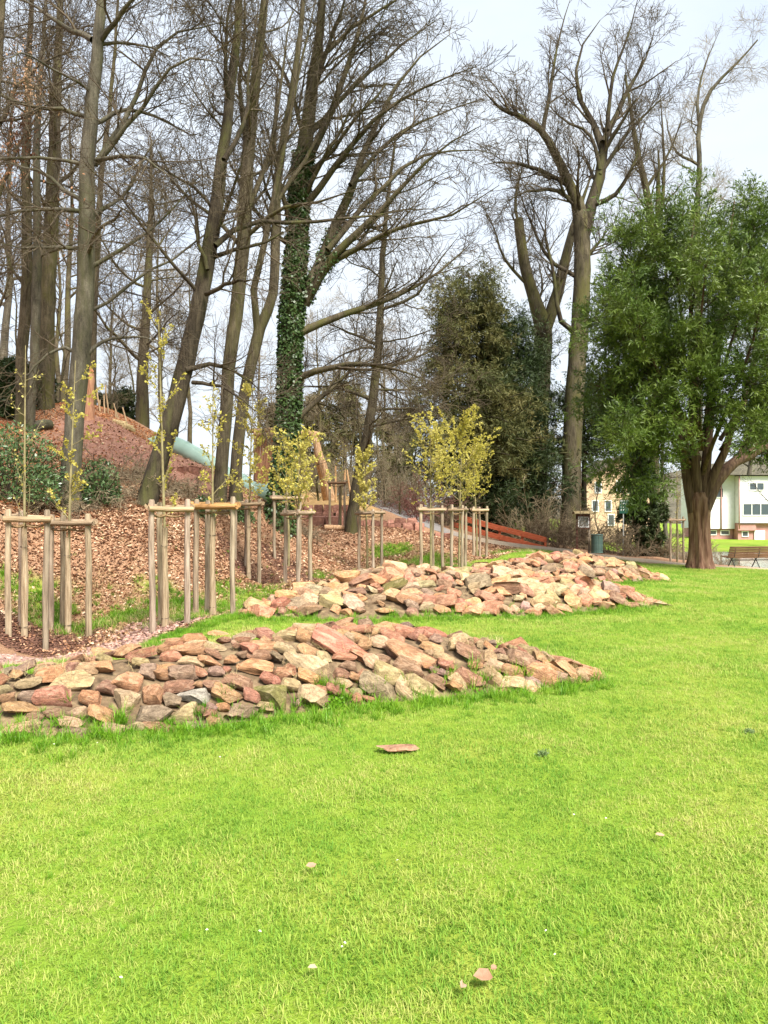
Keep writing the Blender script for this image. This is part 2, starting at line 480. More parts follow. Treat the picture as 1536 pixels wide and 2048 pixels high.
# ------------------------------------------------------------------ ground sheet
def axis(segs):
    out = []
    for a, b, st in segs:
        out += list(np.arange(a, b, st))
    return np.array(out + [segs[-1][1]])
gx = axis([(-900, -200, 100), (-200, -60, 14), (-60, -16, 2.2), (-16, -7, .3), (-7, 8, .16), (8, 16, .4), (16, 60, 1.5), (60, 200, 14), (200, 900, 100)])
gy = axis([(-300, -40, 40), (-40, 0, 4), (0, 5, .5), (5, 30, .17), (30, 45, .5), (45, 100, 1.8), (100, 300, 20), (300, 1500, 150)])
GX, GY = np.meshgrid(gx, gy)
GZ = hz(GX, GY)
nx, ny = len(gx), len(gy)
idx = np.arange(nx * ny).reshape(ny, nx)
quads = np.stack([idx[:-1, :-1], idx[:-1, 1:], idx[1:, 1:], idx[1:, :-1]], axis=-1).reshape(-1, 4)

t = NT('ground')
def att(nm):
    return t.n('ShaderNodeAttribute', {'attribute_name': nm}).outputs['Fac']
vec = t.coord('World')
n1 = t.noise(vec, 0.55, 5); n2 = t.noise(vec, 9, 5); n3 = t.noise(vec, 45, 4, 0.7)
grass_c = t.mix(t.math('MULTIPLY', n3, 0.75), t.ramp(n1, [(0.3, (0.13, 0.27, 0.02)), (0.5, (0.22, 0.34, 0.03)), (0.68, (0.33, 0.36, 0.06))]), (0.13, 0.16, 0.025))
leaf_c = t.ramp(n3, [(0.3, (0.11, 0.058, 0.035)), (0.45, (0.25, 0.14, 0.08)), (0.6, (0.4, 0.24, 0.15)), (0.75, (0.5, 0.34, 0.22))])
dirt_c = t.ramp(n2, [(0.3, (0.22, 0.1, 0.07)), (0.6, (0.37, 0.2, 0.145)), (0.8, (0.43, 0.26, 0.19))])
peb_c = t.ramp(n3, [(0.3, (0.07, 0.04, 0.03)), (0.6, (0.2, 0.12, 0.09)), (0.8, (0.34, 0.23, 0.19))])
mul_c = t.ramp(n3, [(0.3, (0.05, 0.025, 0.018)), (0.55, (0.13, 0.065, 0.045)), (0.8, (0.24, 0.13, 0.09))])
sand_c = t.ramp(n2, [(0.3, (0.42, 0.25, 0.1)), (0.7, (0.55, 0.37, 0.17))])
c = t.mix(att('leaf'), grass_c, leaf_c)
c = t.mix(att('dirt'), c, dirt_c)
c = t.mix(att('pebble'), c, peb_c)
c = t.mix(att('mulch'), c, mul_c)
c = t.mix(att('sand'), c, sand_c)
c = t.mix(att('grassy'), c, grass_c)
M['ground'] = t.done(t.bsdf(c, 0.95, t.bump(n3, 0.8, 0.03), 0.1))
me = np_mesh('ground', np.stack([GX, GY, GZ], -1).reshape(-1, 3), [quads], M['ground'])
def addatt(nm, arr):
    a = me.attributes.new(nm, 'FLOAT', 'POINT')
    a.data.foreach_set('value', np.asarray(arr, dtype=np.float32).ravel())
LM = leafm(GX, GY)
addatt('leaf', LM)
addatt('dirt', blobs(GX, GY, DIRTY) * LM)
addatt('pebble', pebm(GX, GY))
addatt('mulch', blobs(GX, GY, MULCH) * (0.35 + 0.65 * LM))
sandm = sstep(29.6, 30.2, GY) * (1 - sstep(42, 46, GY)) * sstep(-8, -6.5, GX) * (1 - sstep(-0.8, 0.2, GX))
addatt('sand', sandm)
addatt('grassy', grassy(GX, GY) * LM * 0.95)
tag(put('ground', me), 'green lawn rising into a leaf-strewn bank on the left', None, None, 'structure')

# ------------------------------------------------------------------ path and pond
pc = np.array([W(*a) for a in [(755, 1001, 44), (770, 1003, 41), (800, 1018, 36.5), (840, 1045, 33.5), (900, 1066, 32.2), (950, 1078, 31.8), (1000, 1087, 31.8), (1050, 1094, 32), (1100, 1099, 32.3), (1150, 1104, 32.5), (1250, 1118, 32), (1340, 1128, 31.5), (1450, 1136, 31), (1600, 1142, 30), (1800, 1150, 28), (2300, 1160, 27)]])
pc, _ = resample(pc, np.ones(len(pc)), 90)
tn = unit(np.gradient(pc[:, :2], axis=0))
nn = np.stack([-tn[:, 1], tn[:, 0]], 1)
wid = np.interp(np.arange(90), [0, 25, 40, 89], [1.6, 1.6, 1.5, 1.5])
rows = []
for k, s in enumerate(np.linspace(-1, 1, 9)):
    q = pc[:, :2] + nn * (wid * s)[:, None]
    rows.append(np.stack([q[:, 0], q[:, 1], hz(q[:, 0], q[:, 1]) + 0.055 - 0.05 * abs(s) ** 4], 1))
pv = np.stack(rows, 1).reshape(-1, 3)
pi_ = np.arange(90 * 9).reshape(90, 9)
pq = np.stack([pi_[:-1, :-1], pi_[1:, :-1], pi_[1:, 1:], pi_[:-1, 1:]], -1).reshape(-1, 4)[:, ::-1]
t = NT('path_gravel')
vec = t.coord('World')
xg = t.n('ShaderNodeSeparateXYZ'); t.t.links.new(vec, xg.inputs[0])
asph = t.ramp(t.noise(vec, 30, 4), [(0.3, (0.13, 0.12, 0.115)), (0.7, (0.27, 0.25, 0.24))])
grav = t.ramp(t.noise(vec, 30, 5), [(0.3, (0.32, 0.235, 0.16)), (0.7, (0.5, 0.39, 0.28))])
mr = t.n('ShaderNodeMapRange', None, Value=t.math('ADD', xg.outputs[0], t.math('MULTIPLY', t.noise(vec, 1.5, 3), 1.0)))
mr.inputs['From Min'].default_value = 3.0; mr.inputs['From Max'].default_value = 4.4
M['path'] = t.done(t.bsdf(t.mix(mr.outputs[0], asph, grav), 0.95, t.bump(t.noise(vec, 60, 3), 0.5, 0.01), 0.15))
tag(put('path', np_mesh('path', pv, [pq], M['path'])), 'pale gravel path curving up past the fence', None, None, 'structure')

t = NT('pond_water')
vec = t.coord('World', (1, 2.5, 1))
M['water'] = t.done(t.bsdf((0.05, 0.06, 0.05), 0.06, t.bump(t.noise(vec, 3.0, 3), 0.12, 0.02), 0.6))
an = np.linspace(0, 2 * PI, 48, endpoint=False)
rr = 1 + 0.08 * np.sin(3 * an + 1) + 0.06 * np.sin(5 * an)
wv = np.stack([30 + 20 * np.cos(an) * rr, 52.5 + 13 * np.sin(an) * rr, np.full(48, -1.62)], 1)
tag(put('pond', np_mesh('pond', wv, [np.arange(48)[None]], M['water'])), 'pond behind the bench reflecting the pale sky', None, None, 'structure')

# ------------------------------------------------------------------ scattered stuff (grass, leaves, pebbles)
def scatter(name, variants, pts, rot, scl, label, cat=None, parent=None):
    """one stuff object: instances of a few small meshes on many points"""
    n = len(pts)
    me = bpy.data.meshes.new(name)
    me.vertices.add(n)
    me.vertices.foreach_set('co', np.asarray(pts, dtype=np.float32).ravel())
    a = me.attributes.new('irot', 'FLOAT_VECTOR', 'POINT'); a.data.foreach_set('vector', np.asarray(rot, dtype=np.float32).ravel())
    a = me.attributes.new('iscl', 'FLOAT', 'POINT'); a.data.foreach_set('value', np.asarray(scl, dtype=np.float32).ravel())
    a = me.attributes.new('iidx', 'INT', 'POINT'); a.data.foreach_set('value', np.random.RandomState(n).randint(0, len(variants), n).astype(np.int32))
    g = bpy.data.node_groups.new(name + '_nodes', 'GeometryNodeTree')
    g.interface.new_socket('Geometry', in_out='INPUT', socket_type='NodeSocketGeometry')
    g.interface.new_socket('Geometry', in_out='OUTPUT', socket_type='NodeSocketGeometry')
    gi = g.nodes.new('NodeGroupInput'); go = g.nodes.new('NodeGroupOutput')
    iop = g.nodes.new('GeometryNodeInstanceOnPoints')
    join = g.nodes.new('GeometryNodeJoinGeometry')
    for vm in variants:
        so = bpy.data.objects.new(vm.name, vm)
        oi = g.nodes.new('GeometryNodeObjectInfo')
        oi.inputs['Object'].default_value = so
        oi.inputs['As Instance'].default_value = True
        g.links.new(oi.outputs['Geometry'], join.inputs[0])
    def nat(nm, typ):
        nd = g.nodes.new('GeometryNodeInputNamedAttribute')
        nd.data_type = typ
        nd.inputs['Name'].default_value = nm
        return nd.outputs['Attribute']
    g.links.new(gi.outputs[0], iop.inputs['Points'])
    g.links.new(join.outputs[0], iop.inputs['Instance'])
    iop.inputs['Pick Instance'].default_value = True
    g.links.new(nat('iidx', 'INT'), iop.inputs['Instance Index'])
    g.links.new(nat('irot', 'FLOAT_VECTOR'), iop.inputs['Rotation'])
    g.links.new(nat('iscl', 'FLOAT'), iop.inputs['Scale'])
    g.links.new(iop.outputs[0], go.inputs[0])
    o = put(name, me, parent)
    md = o.modifiers.new('scatter', 'NODES')
    md.node_group = g
    tag(o, label, cat, None, 'stuff')
    return o

def grass_clump(name, mat, nb, rad, h0, h1_, w, bend, seed):
    r = np.random.RandomState(seed)
    P = np.zeros((nb, 4, 3))
    ang = r.rand(nb) * 2 * PI
    rr = rad * np.sqrt(r.rand(nb))
    P[:, 0, 0], P[:, 0, 1] = rr * np.cos(ang), rr * np.sin(ang)
    az = r.rand(nb) * 2 * PI
    L = h0 + (h1_ - h0) * r.rand(nb)
    el = np.radians(90 - bend * r.rand(nb) ** 0.8)
    for k in range(1, 4):
        el = el - np.radians(bend * 0.28) * r.rand(nb)
        dv = np.stack([np.cos(el) * np.cos(az), np.cos(el) * np.sin(az), np.sin(el)], 1)
        P[:, k] = P[:, k - 1] + dv * (L / 3)[:, None]
    P[:, 0, 2] = -0.01
    side = np.stack([-np.sin(az), np.cos(az), 0 * az], 1)
    wd = w * (0.6 + 0.6 * r.rand(nb))
    prof = [1.0, 0.9, 0.55]
    V, F4, F3 = [], [], []
    for k in range(3):
        V.append(P[:, k] - side * (wd * prof[k] / 2)[:, None]); V.append(P[:, k] + side * (wd * prof[k] / 2)[:, None])
    V.append(P[:, 3])
    V = np.stack(V, 1).reshape(-1, 3)
    b = (np.arange(nb) * 7)[:, None]
    F4 = np.concatenate([b + np.array([0, 1, 3, 2]), b + np.array([2, 3, 5, 4])])
    F3 = b + np.array([4, 5, 6])
    return np_mesh(name, V, [F4, F3], mat)

M['grass'] = leaf_mat('grass', [(0.28, (0.13, 0.275, 0.03)), (0.41, (0.22, 0.38, 0.05)), (0.52, (0.32, 0.445, 0.07)), (0.62, (0.43, 0.475, 0.12)), (0.78, (0.56, 0.5, 0.2))], trans=0.42, wscale=0.8, perobj=0.28, wmix=0.8, spec=0.12, rough=0.5)
M['grass_lush'] = leaf_mat('grass_lush', [(0.25, (0.07, 0.2, 0.008)), (0.5, (0.15, 0.32, 0.014)), (0.75, (0.27, 0.41, 0.035))], trans=0.35, wscale=0.8, perobj=0.3, spec=0.3, rough=0.45)
M['straw'] = leaf_mat('straw', [(0.3, (0.36, 0.26, 0.11)), (0.7, (0.58, 0.46, 0.24))], trans=0.2, wscale=3, perobj=0.3)
clumps = [grass_clump('grass_blades', M['grass'], 26, 0.055, 0.016, 0.04, 0.0034, 115, s) for s in range(5)]
tufts = [grass_clump('grass_tuft', M['grass_lush'], 34, 0.05, 0.06, 0.17, 0.006, 60, 20 + s) for s in range(3)]
straws = [grass_clump('straw_tuft', M['straw'], 16, 0.09, 0.08, 0.2, 0.004, 95, 40 + s) for s in range(3)]
rs = np.random.RandomState(3)
def seed_zone(y0, y1, dens, marg=1.2):
    area = (y1 - y0) * (0.56 * (y0 + y1) + 2 * marg)
    n = int(area * dens)
    y = y0 + (y1 - y0) * rs.rand(n)
    x = (rs.rand(n) * 2 - 1) * (0.56 * y + marg)
    return x, y
gx_, gy_, gs_ = [], [], []
for y0, y1, dens, sc in [(1.9, 4.2, 1150, 1.0), (4.2, 7, 750, 1.1), (7, 11, 430, 1.3), (11, 17, 200, 1.7), (17, 31, 85, 2.3)]:
    x, y = seed_zone(y0, y1, dens)
    keep = (rs.rand(len(x)) > leafm(x, y)) & (mounds(x, y) < 0.03) & (rs.rand(len(x)) > 0.8 * blobs(x, y, MULCH))
    gx_.append(x[keep]); gy_.append(y[keep]); gs_.append(sc * (0.75 + 0.55 * vnoise(x[keep] * 1.4, y[keep] * 1.4, 2)) * (0.8 + 0.4 * rs.rand(keep.sum())))
gxa, gya, gsa = map(np.concatenate, (gx_, gy_, gs_))
dpath = np.min(np.hypot(gxa[:, None] - pc[None, ::2, 0], gya[:, None] - pc[None, ::2, 1]), axis=1)
ok = dpath > 1.6
gxa, gya, gsa = gxa[ok], gya[ok], gsa[ok]
n = len(gxa)
rot = np.stack([(rs.rand(n) - .5) * .3, (rs.rand(n) - .5) * .3, rs.rand(n) * 2 * PI], 1)
scatter('lawn_grass', clumps, np.stack([gxa, gya, hz(gxa, gya)], 1), rot, gsa, 'short bright green lawn grass with straw-coloured patches', 'grass')

# taller tufts round the piles, on the verge and on the bank
tx, ty, ts = [], [], []
for k, p in enumerate(PILES):
    m_ = 620 if k == 0 else 420
    x = p['x'][0] + (p['x'][-1] - p['x'][0]) * rs.rand(m_)
    fr = np.interp(x, p['x'], p['y']) - np.interp(x, p['x'], p['f'])
    y = fr - 0.1 + 0.26 * rs.randn(m_) * 0.6
    tx.append(x); ty.append(y); ts.append(0.45 + 0.7 * rs.rand(m_) ** 2)
    bk = np.interp(x, p['x'], p['y']) + np.interp(x, p['x'], p['b'])
    m2 = m_ // 2
    tx.append(x[:m2]); ty.append(bk[:m2] + 0.12 * rs.randn(m2)); ts.append(0.5 + 0.5 * rs.rand(m2))
for bx, by, r in GRASSY:
    m_ = int(340 * r * r)
    a = rs.rand(m_) * 2 * PI; q = r * np.sqrt(rs.rand(m_))
    x, y = bx + q * np.cos(a), by + q * np.sin(a)
    kp = rs.rand(m_) < grassy(x, y) * 0.9 + 0.06
    tx.append(x[kp]); ty.append(y[kp]); ts.append(0.6 + 0.6 * rs.rand(kp.sum()))
for _ in range(900):            # verge along the pebbles
    y = 6.8 + 6 * rs.rand()
    x = np.interp(y, _by, _bx) + 0.12 + 0.5 * rs.rand()
    if mounds(x, y) < 0.05:
        tx.append([x]); ty.append([y]); ts.append([0.4 + 0.4 * rs.rand()])
for _ in range(750):            # stray tufts on the leafy bank
    y = 11.5 + 14 * rs.rand(); x = -9 + 12 * rs.rand()
    if leafm(x, y) > .8 and vnoise(x * .8 + 40, y * .8, 2) > .5:
        tx.append([x]); ty.append([y]); ts.append([0.25 + 0.45 * rs.rand()])
for _ in range(520):            # coarser tufts in the lawn
    y = 2.2 + 14 * rs.rand() ** 1.3; x = (rs.rand() * 2 - 1) * (.56 * y + .8)
    if leafm(x, y) < .1 and vnoise(x * .9 + 70, y * .9, 2) > .52:
        tx.append([x]); ty.append([y]); ts.append([0.2 + 0.2 * rs.rand()])
txa, tya, tsa = map(np.concatenate, (tx, ty, ts))
kp = mounds(txa, tya) < 0.22
txa, tya, tsa = txa[kp], tya[kp], tsa[kp]
n = len(txa)
rot = np.stack([(rs.rand(n) - .5) * .3, (rs.rand(n) - .5) * .3, rs.rand(n) * 2 * PI], 1)
scatter('grass_tufts', tufts, np.stack([txa, tya, hz(txa, tya) + mounds(txa, tya)], 1), rot, tsa, 'taller lush grass tufts along the stone piles and on the bank', 'grass')

# dry straw among the stones and on the bank
sx, sy, ss = [], [], []
for k, p in enumerate(PILES):
    m_ = 330 if k == 0 else 260
    x = p['x'][0] + (p['x'][-1] - p['x'][0]) * rs.rand(m_)
    v = rs.rand(m_) * 1.7 - 0.8
    y = np.interp(x, p['x'], p['y']) + np.where(v < 0, v * np.interp(x, p['x'], p['f']), v * np.interp(x, p['x'], p['b']))
    kp = vnoise(x * 2.2, y * 2.2, 2) > 0.47
    sx.append(x[kp]); sy.append(y[kp]); ss.append(0.4 + 0.45 * rs.rand(kp.sum()))
for bx, by, r in GRASSY:
    m_ = int(70 * r * r)
    a = rs.rand(m_) * 2 * PI; q = 1.3 * r * np.sqrt(rs.rand(m_))
    sx.append(bx + q * np.cos(a)); sy.append(by + q * np.sin(a)); ss.append(0.7 + 0.6 * rs.rand(m_))
for _ in range(500):
    y = 11.5 + 14 * rs.rand(); x = -9 + 12 * rs.rand()
    if leafm(x, y) > .8:
        sx.append([x]); sy.append([y]); ss.append([0.4 + 0.6 * rs.rand()])
sxa, sya, ssa = map(np.concatenate, (sx, sy, ss))
n = len(sxa)
rot = np.stack([(rs.rand(n) - .5) * .4, (rs.rand(n) - .5) * .4, rs.rand(n) * 2 * PI], 1)
scatter('dry_grass', straws, np.stack([sxa, sya, hz(sxa, sya) + mounds(sxa, sya) + 0.03], 1), rot, ssa, 'dry straw-coloured grass caught between the stones and on the bank', 'grass')

# fallen leaves on the bank
def leaf_mesh(name, mat, seed, L=0.048):
    r = random.Random(seed)
    c = r.uniform(0.1, 0.35)
    v = [(-L * .5, 0, 0), (-L * .2, -L * .28, c * L * .5), (L * .22, -L * .24, c * L * .4), (L * .5, 0, c * L * r.uniform(-.5, .9)), (L * .22, L * .24, c * L * .5), (-L * .2, L * .28, c * L * .35), (0, 0, -c * L * .2)]
    f = [[0, 1, 6], [1, 2, 6], [2, 3, 6], [3, 4, 6], [4, 5, 6], [5, 0, 6]]
    return np_mesh(name, v, [np.array(f)], mat, smooth=False)
M['dead_leaf'] = leaf_mat('dead_leaf', [(0.1, (0.1, 0.045, 0.025)), (0.32, (0.25, 0.12, 0.065)), (0.52, (0.4, 0.215, 0.12)), (0.74, (0.54, 0.345, 0.215)), (0.95, (0.66, 0.5, 0.35))], trans=0.15, wscale=0.9, perobj=0.9, wmix=0.8, rough=0.7)
M['dead_leaf_orange'] = leaf_mat('dead_leaf_orange', [(0.2, (0.28, 0.09, 0.04)), (0.5, (0.52, 0.21, 0.085)), (0.8, (0.66, 0.36, 0.18))], trans=0.15, wscale=0.9, perobj=0.8, wmix=0.8, rough=0.7)
lv = [leaf_mesh('dead_leaf', M['dead_leaf'], s) for s in range(5)]
lo = [leaf_mesh('dead_leaf', M['dead_leaf_orange'], 9 + s) for s in range(4)]
def leaf_zone(n, x0, x1, y0, y1):
    x = x0 + (x1 - x0) * rs.rand(n); y = y0 + (y1 - y0) * rs.rand(n)
    keep = (rs.rand(n) < leafm(x, y) * (1 - 0.75 * grassy(x, y)) * (1 - 0.75 * pebm(x, y)) * (1 - 0.85 * blobs(x, y, DIRTY)) * (1 - 0.5 * blobs(x, y, MULCH)))
    keep &= np.abs(x) < 0.62 * y + 2
    return x[keep], y[keep]
z = [leaf_zone(46000, -9.5, -1.5, 10.5, 17), leaf_zone(50000, -9, 4, 15, 24), leaf_zone(22000, -4, 8, 22, 29.5)]
x, y = np.concatenate([a[0] for a in z]), np.concatenate([a[1] for a in z])
n = len(x)
rot = np.stack([(rs.rand(n) - .5) * 1.4, (rs.rand(n) - .5) * 1.4, rs.rand(n) * 2 * PI], 1)
scatter('leaf_litter', lv, np.stack([x, y, hz(x, y) + 0.012 + 0.02 * rs.rand(n)], 1), rot, (0.5 + 1.1 * rs.rand(n) ** 1.6) * np.interp(y, [11, 28], [1, 1.6]), 'brown fallen leaves covering the bank behind the stakes', 'leaves')
z = [leaf_zone(22000, -15, -6.5, 14.5, 27)]
x, y = z[0]
n = len(x)
rot = np.stack([(rs.rand(n) - .5) * 1.4, (rs.rand(n) - .5) * 1.4, rs.rand(n) * 2 * PI], 1)
scatter('orange_leaf_litter', lo, np.stack([x, y, hz(x, y) + 0.012 + 0.02 * rs.rand(n)], 1), rot, 1.0 + 0.7 * rs.rand(n), 'orange-brown fallen leaves high on the slope at the left', 'leaves')
# ------------------------------------------------------------------ stones
def make_rock(seed, dims, planes=11, blocky=0.5, level=3, rough=0.03, skew=0.28):
    """faceted boulder: a sphere cut by planes, scaled to dims (unit box)"""
    r = np.random.RandomState(seed)
    bm = bmesh.new()
    bmesh.ops.create_icosphere(bm, subdivisions=level, radius=1.0)
    v = np.array([x.co[:] for x in bm.verts])
    f = np.array([[q.index for q in p.verts] for p in bm.faces])
    bm.free()
    v = v * (1.35 + blocky * 0.5)
    nrm = []
    for ax in range(3):                      # six slightly skewed block faces
        for s in (-1, 1):
            n_ = np.zeros(3); n_[ax] = s
            n_ = n_ + skew * r.randn(3)
            nrm.append((n_ / np.linalg.norm(n_), r.uniform(0.62, 0.82)))
    for _ in range(planes):
        n_ = r.randn(3)
        nrm.append((n_ / np.linalg.norm(n_), r.uniform(0.72, 1.0)))
    for n_, d in nrm:
        e = np.maximum(v @ n_ - d, 0)
        v = v - e[:, None] * n_[None]
    # uneven faces
    k = r.rand(6, 3) * 5
    ph = r.rand(6) * 7
    dsp = sum(np.sin(v @ k[i] + ph[i]) * 0.4 for i in range(6))
    k2 = r.randn(6, 3) * 11
    dsp2 = sum(np.sin(v @ k2[i] + ph[i]) for i in range(6))
    v = v + unit(v) * (rough * dsp + rough * 0.3 * dsp2)[:, None]
    v = v - (v.max(0) + v.min(0)) / 2
    v = v / (v.max(0) - v.min(0))
    v = v * np.array(dims)
    return v, f

t = NT('sandstone')
vec = t.coord('Object')
vecs = t.coord('Object', (1.2, 1.2, 5))
rnd = t.objrand()
base = t.objcol()
n_big = t.noise(vec, 3.2, 5, 0.6, 0.4)
n_lay = t.noise(vecs, 5.0, 5, 0.6)
n_fine = t.noise(vec, 26, 6, 0.7)
off = t.n('ShaderNodeVectorMath', {'operation': 'ADD'})
t.t.links.new(vec, off.inputs[0])
cmb = t.n('ShaderNodeCombineXYZ')
t.t.links.new(t.math('MULTIPLY', rnd, 37.0), cmb.inputs[0]); t.t.links.new(t.math('MULTIPLY', rnd, 91.0), cmb.inputs[1])
t.t.links.new(cmb.outputs[0], off.inputs[1])
n_pat = t.noise(off.outputs[0], 4.0, 4, 0.6, 0.8)
cc = t.mix(1.0, base, t.ramp(n_big, [(0.28, (0.5, 0.46, 0.42)), (0.5, (1.0, 1.0, 1.0)), (0.72, (1.35, 1.3, 1.2))]), 'MULTIPLY')
cc = t.mix(0.8, cc, t.ramp(n_lay, [(0.3, (0.72, 0.66, 0.62)), (0.5, (1, 1, 1)), (0.72, (1.22, 1.2, 1.15))]), 'MULTIPLY')
cc = t.mix(0.9, cc, t.ramp(n_fine, [(0.3, (0.42, 0.38, 0.35)), (0.5, (1, 1, 1)), (0.7, (1.3, 1.3, 1.3))]), 'MULTIPLY')
cc = t.mix(t.ramp(n_pat, [(0.52, (0, 0, 0)), (0.64, (0.75, 0.75, 0.75))]), cc, t.mix(0.45, t.mix(1.0, base, (1.5, 1.6, 1.65), 'MULTIPLY'), (0.5, 0.35, 0.23)))
cc = t.mix(t.ramp(n_pat, [(0.28, (0.7, 0.7, 0.7)), (0.37, (0, 0, 0))]), cc, t.mix(0.5, base, (0.12, 0.11, 0.045)))
hh = t.math('ADD', t.math('MULTIPLY', n_lay, 0.7), t.math('MULTIPLY', n_fine, 0.5))
M['stone'] = t.done(t.bsdf(cc, 0.9, t.bump(hh, 0.95, 0.045), 0.2))

ROCKS = []
for k in range(26):
    v, f = make_rock(100 + k, (1, 1, 1), planes=9 + k % 6, blocky=(0.3, 0.7, 1.0)[k % 3], rough=0.014)
    ROCKS.append(np_mesh('stone', v, [f], M['stone'], smooth=True, sharp=28))
SC = dict(o=(.48, .265, .142), r=(.42, .198, .128), b=(.32, .187, .118), t=(.5, .35, .21), y=(.39, .3, .155), m=(.2, .17, .06), w=(.42, .39, .34), p=(.43, .26, .21), g=(.31, .22, .15))
def jit(c, r, a=0.12):
    k = 1 + r.uniform(-a, a)
    return tuple(min(0.9, max(0.02, x * k * (1 + r.uniform(-a / 2, a / 2)))) for x in c) + (1,)

_c1 = [(610,415,230,90,-8,'o'),(930,410,340,160,0,'o'),(960,310,300,110,5,'o'),(1265,295,340,140,-8,'r'),(250,570,260,120,-5,'t'),(50,625,120,70,0,'y'),(60,700,150,110,0,'o'),(280,680,260,130,-10,'g'),(650,550,460,220,-3,'y'),(980,590,180,150,20,'b'),(1170,550,220,250,15,'o'),(480,700,330,220,-10,'r'),(190,790,360,140,8,'o'),(820,700,200,170,10,'o'),(1120,730,260,230,20,'t'),(1380,660,190,210,0,'o'),(690,840,190,110,0,'t'),(950,860,380,220,15,'o'),(630,940,230,120,0,'t'),(480,850,180,90,-10,'b'),(320,900,160,100,0,'b'),(160,980,320,110,0,'t'),(400,1030,240,60,0,'y'),(680,1030,280,90,0,'g'),(1040,1010,240,120,-10,'t'),(1330,470,160,150,0,'g'),(1470,470,180,150,0,'o'),(1400,850,330,180,0,'g'),(1450,955,310,160,0,'b'),(1510,690,80,150,0,'b')]
_c2 = [(140,185,250,90,-5,'r'),(560,125,250,90,0,'o'),(800,115,150,70,0,'r'),(740,175,160,70,0,'r'),(710,230,120,70,0,'b'),(1170,130,280,120,3,'y'),(270,260,320,110,5,'o'),(430,225,360,110,15,'t'),(100,320,210,120,0,'r'),(290,370,240,80,12,'t'),(450,360,220,120,15,'o'),(330,460,220,120,15,'r'),(100,450,210,120,0,'o'),(510,465,150,100,0,'p'),(600,450,90,80,0,'r'),(650,350,150,110,0,'o'),(740,300,120,90,0,'b'),(940,230,330,110,3,'o'),(910,315,280,120,-5,'b'),(870,420,320,120,0,'o'),(1110,470,180,150,0,'o'),(990,530,170,110,10,'r'),(1190,590,230,150,15,'y'),(1350,530,230,120,0,'o'),(1370,700,270,230,0,'t'),(1010,680,330,250,15,'m'),(700,560,280,140,5,'b'),(480,600,190,130,0,'b'),(350,590,80,80,0,'o'),(170,600,260,110,-25,'b'),(310,690,290,160,5,'w'),(110,720,170,130,0,'g'),(600,690,290,170,5,'o'),(830,690,170,110,15,'r'),(470,790,110,90,0,'p'),(740,840,290,150,0,'g'),(940,790,170,90,0,'y'),(220,850,250,170,-5,'t'),(450,860,140,90,0,'r'),(490,920,140,130,0,'o'),(320,960,190,60,0,'g'),(370,820,100,80,0,'b'),(570,790,120,80,0,'o'),(1330,380,440,180,25,'t'),(1380,290,280,100,10,'o'),(1130,250,200,100,10,'t'),(1240,740,80,100,0,'p')]
_c3 = [(500,120,300,130,8,'r'),(380,165,160,80,0,'o'),(130,185,180,60,0,'t'),(330,210,100,60,0,'r'),(540,205,180,90,15,'o'),(830,190,240,110,8,'r'),(960,160,240,120,5,'r'),(350,270,620,170,10,'r'),(560,350,240,100,10,'r'),(400,370,210,90,5,'r'),(740,250,250,80,8,'t'),(1000,350,560,170,20,'o'),(860,330,220,110,10,'b'),(745,400,150,100,5,'b'),(1200,290,230,90,5,'o'),(1300,370,210,60,5,'t'),(990,480,350,170,18,'b'),(1320,440,160,90,0,'r'),(440,455,190,90,5,'b'),(670,430,230,80,20,'t'),(800,540,300,170,15,'y'),(400,620,180,110,10,'t'),(320,670,200,100,0,'r'),(600,560,180,90,25,'r'),(520,560,160,90,20,'o'),(390,520,160,110,0,'b'),(730,660,460,220,18,'g'),(990,700,300,100,25,'t'),(1100,650,370,140,15,'y'),(1220,590,210,130,20,'b'),(510,690,110,90,0,'y'),(620,760,130,70,0,'r'),(530,780,120,110,30,'r'),(430,715,110,60,20,'r'),(1230,510,120,70,0,'p'),(1290,530,70,60,0,'p'),(1390,580,120,60,0,'o'),(1420,640,220,130,25,'o')]
_c4 = [(260,165,190,90,0,'b'),(365,175,80,80,0,'t'),(310,260,400,140,8,'b'),(530,255,170,110,0,'b'),(730,310,280,190,8,'b'),(490,350,190,90,-5,'t'),(320,350,130,110,-20,'o'),(460,450,230,170,30,'y'),(240,470,370,190,18,'b'),(650,420,230,110,10,'o'),(930,440,330,130,12,'o'),(1010,370,200,120,5,'o'),(1170,430,420,140,22,'o'),(660,520,270,110,-10,'t'),(860,515,200,80,10,'p'),(1180,510,190,100,5,'m'),(580,605,130,60,0,'o'),(170,550,220,130,25,'t'),(110,490,110,60,0,'o'),(890,350,100,70,0,'r'),(50,360,150,110,0,'r'),(30,440,80,60,0,'p')]
HAND = []
for L, ox, oy in ((_c1, 0, 1240), (_c2, 320, 1240), (_c3, 600, 1230), (_c4, 880, 1250)):
    for cx, cy, w, h, a, cl in L:
        HAND.append((ox + cx / 4.518, oy + cy / 4.518, w / 4.518, h / 4.518, a, cl))

def hit(k, px, py):
    """first point of pile k (or its ground) on the ray through a photograph pixel"""
    ds = np.arange(3.0, 24.0, 0.02)
    x = (px - 768) / FOC * ds; z = EYE - (py - HZ) / FOC * ds
    s = hz(x, ds) + mound(k, x, ds)
    i = np.argmax(z <= s)
    if z[i] > s[i]: return None
    return np.array([x[i], ds[i], s[i]]), ds[i]

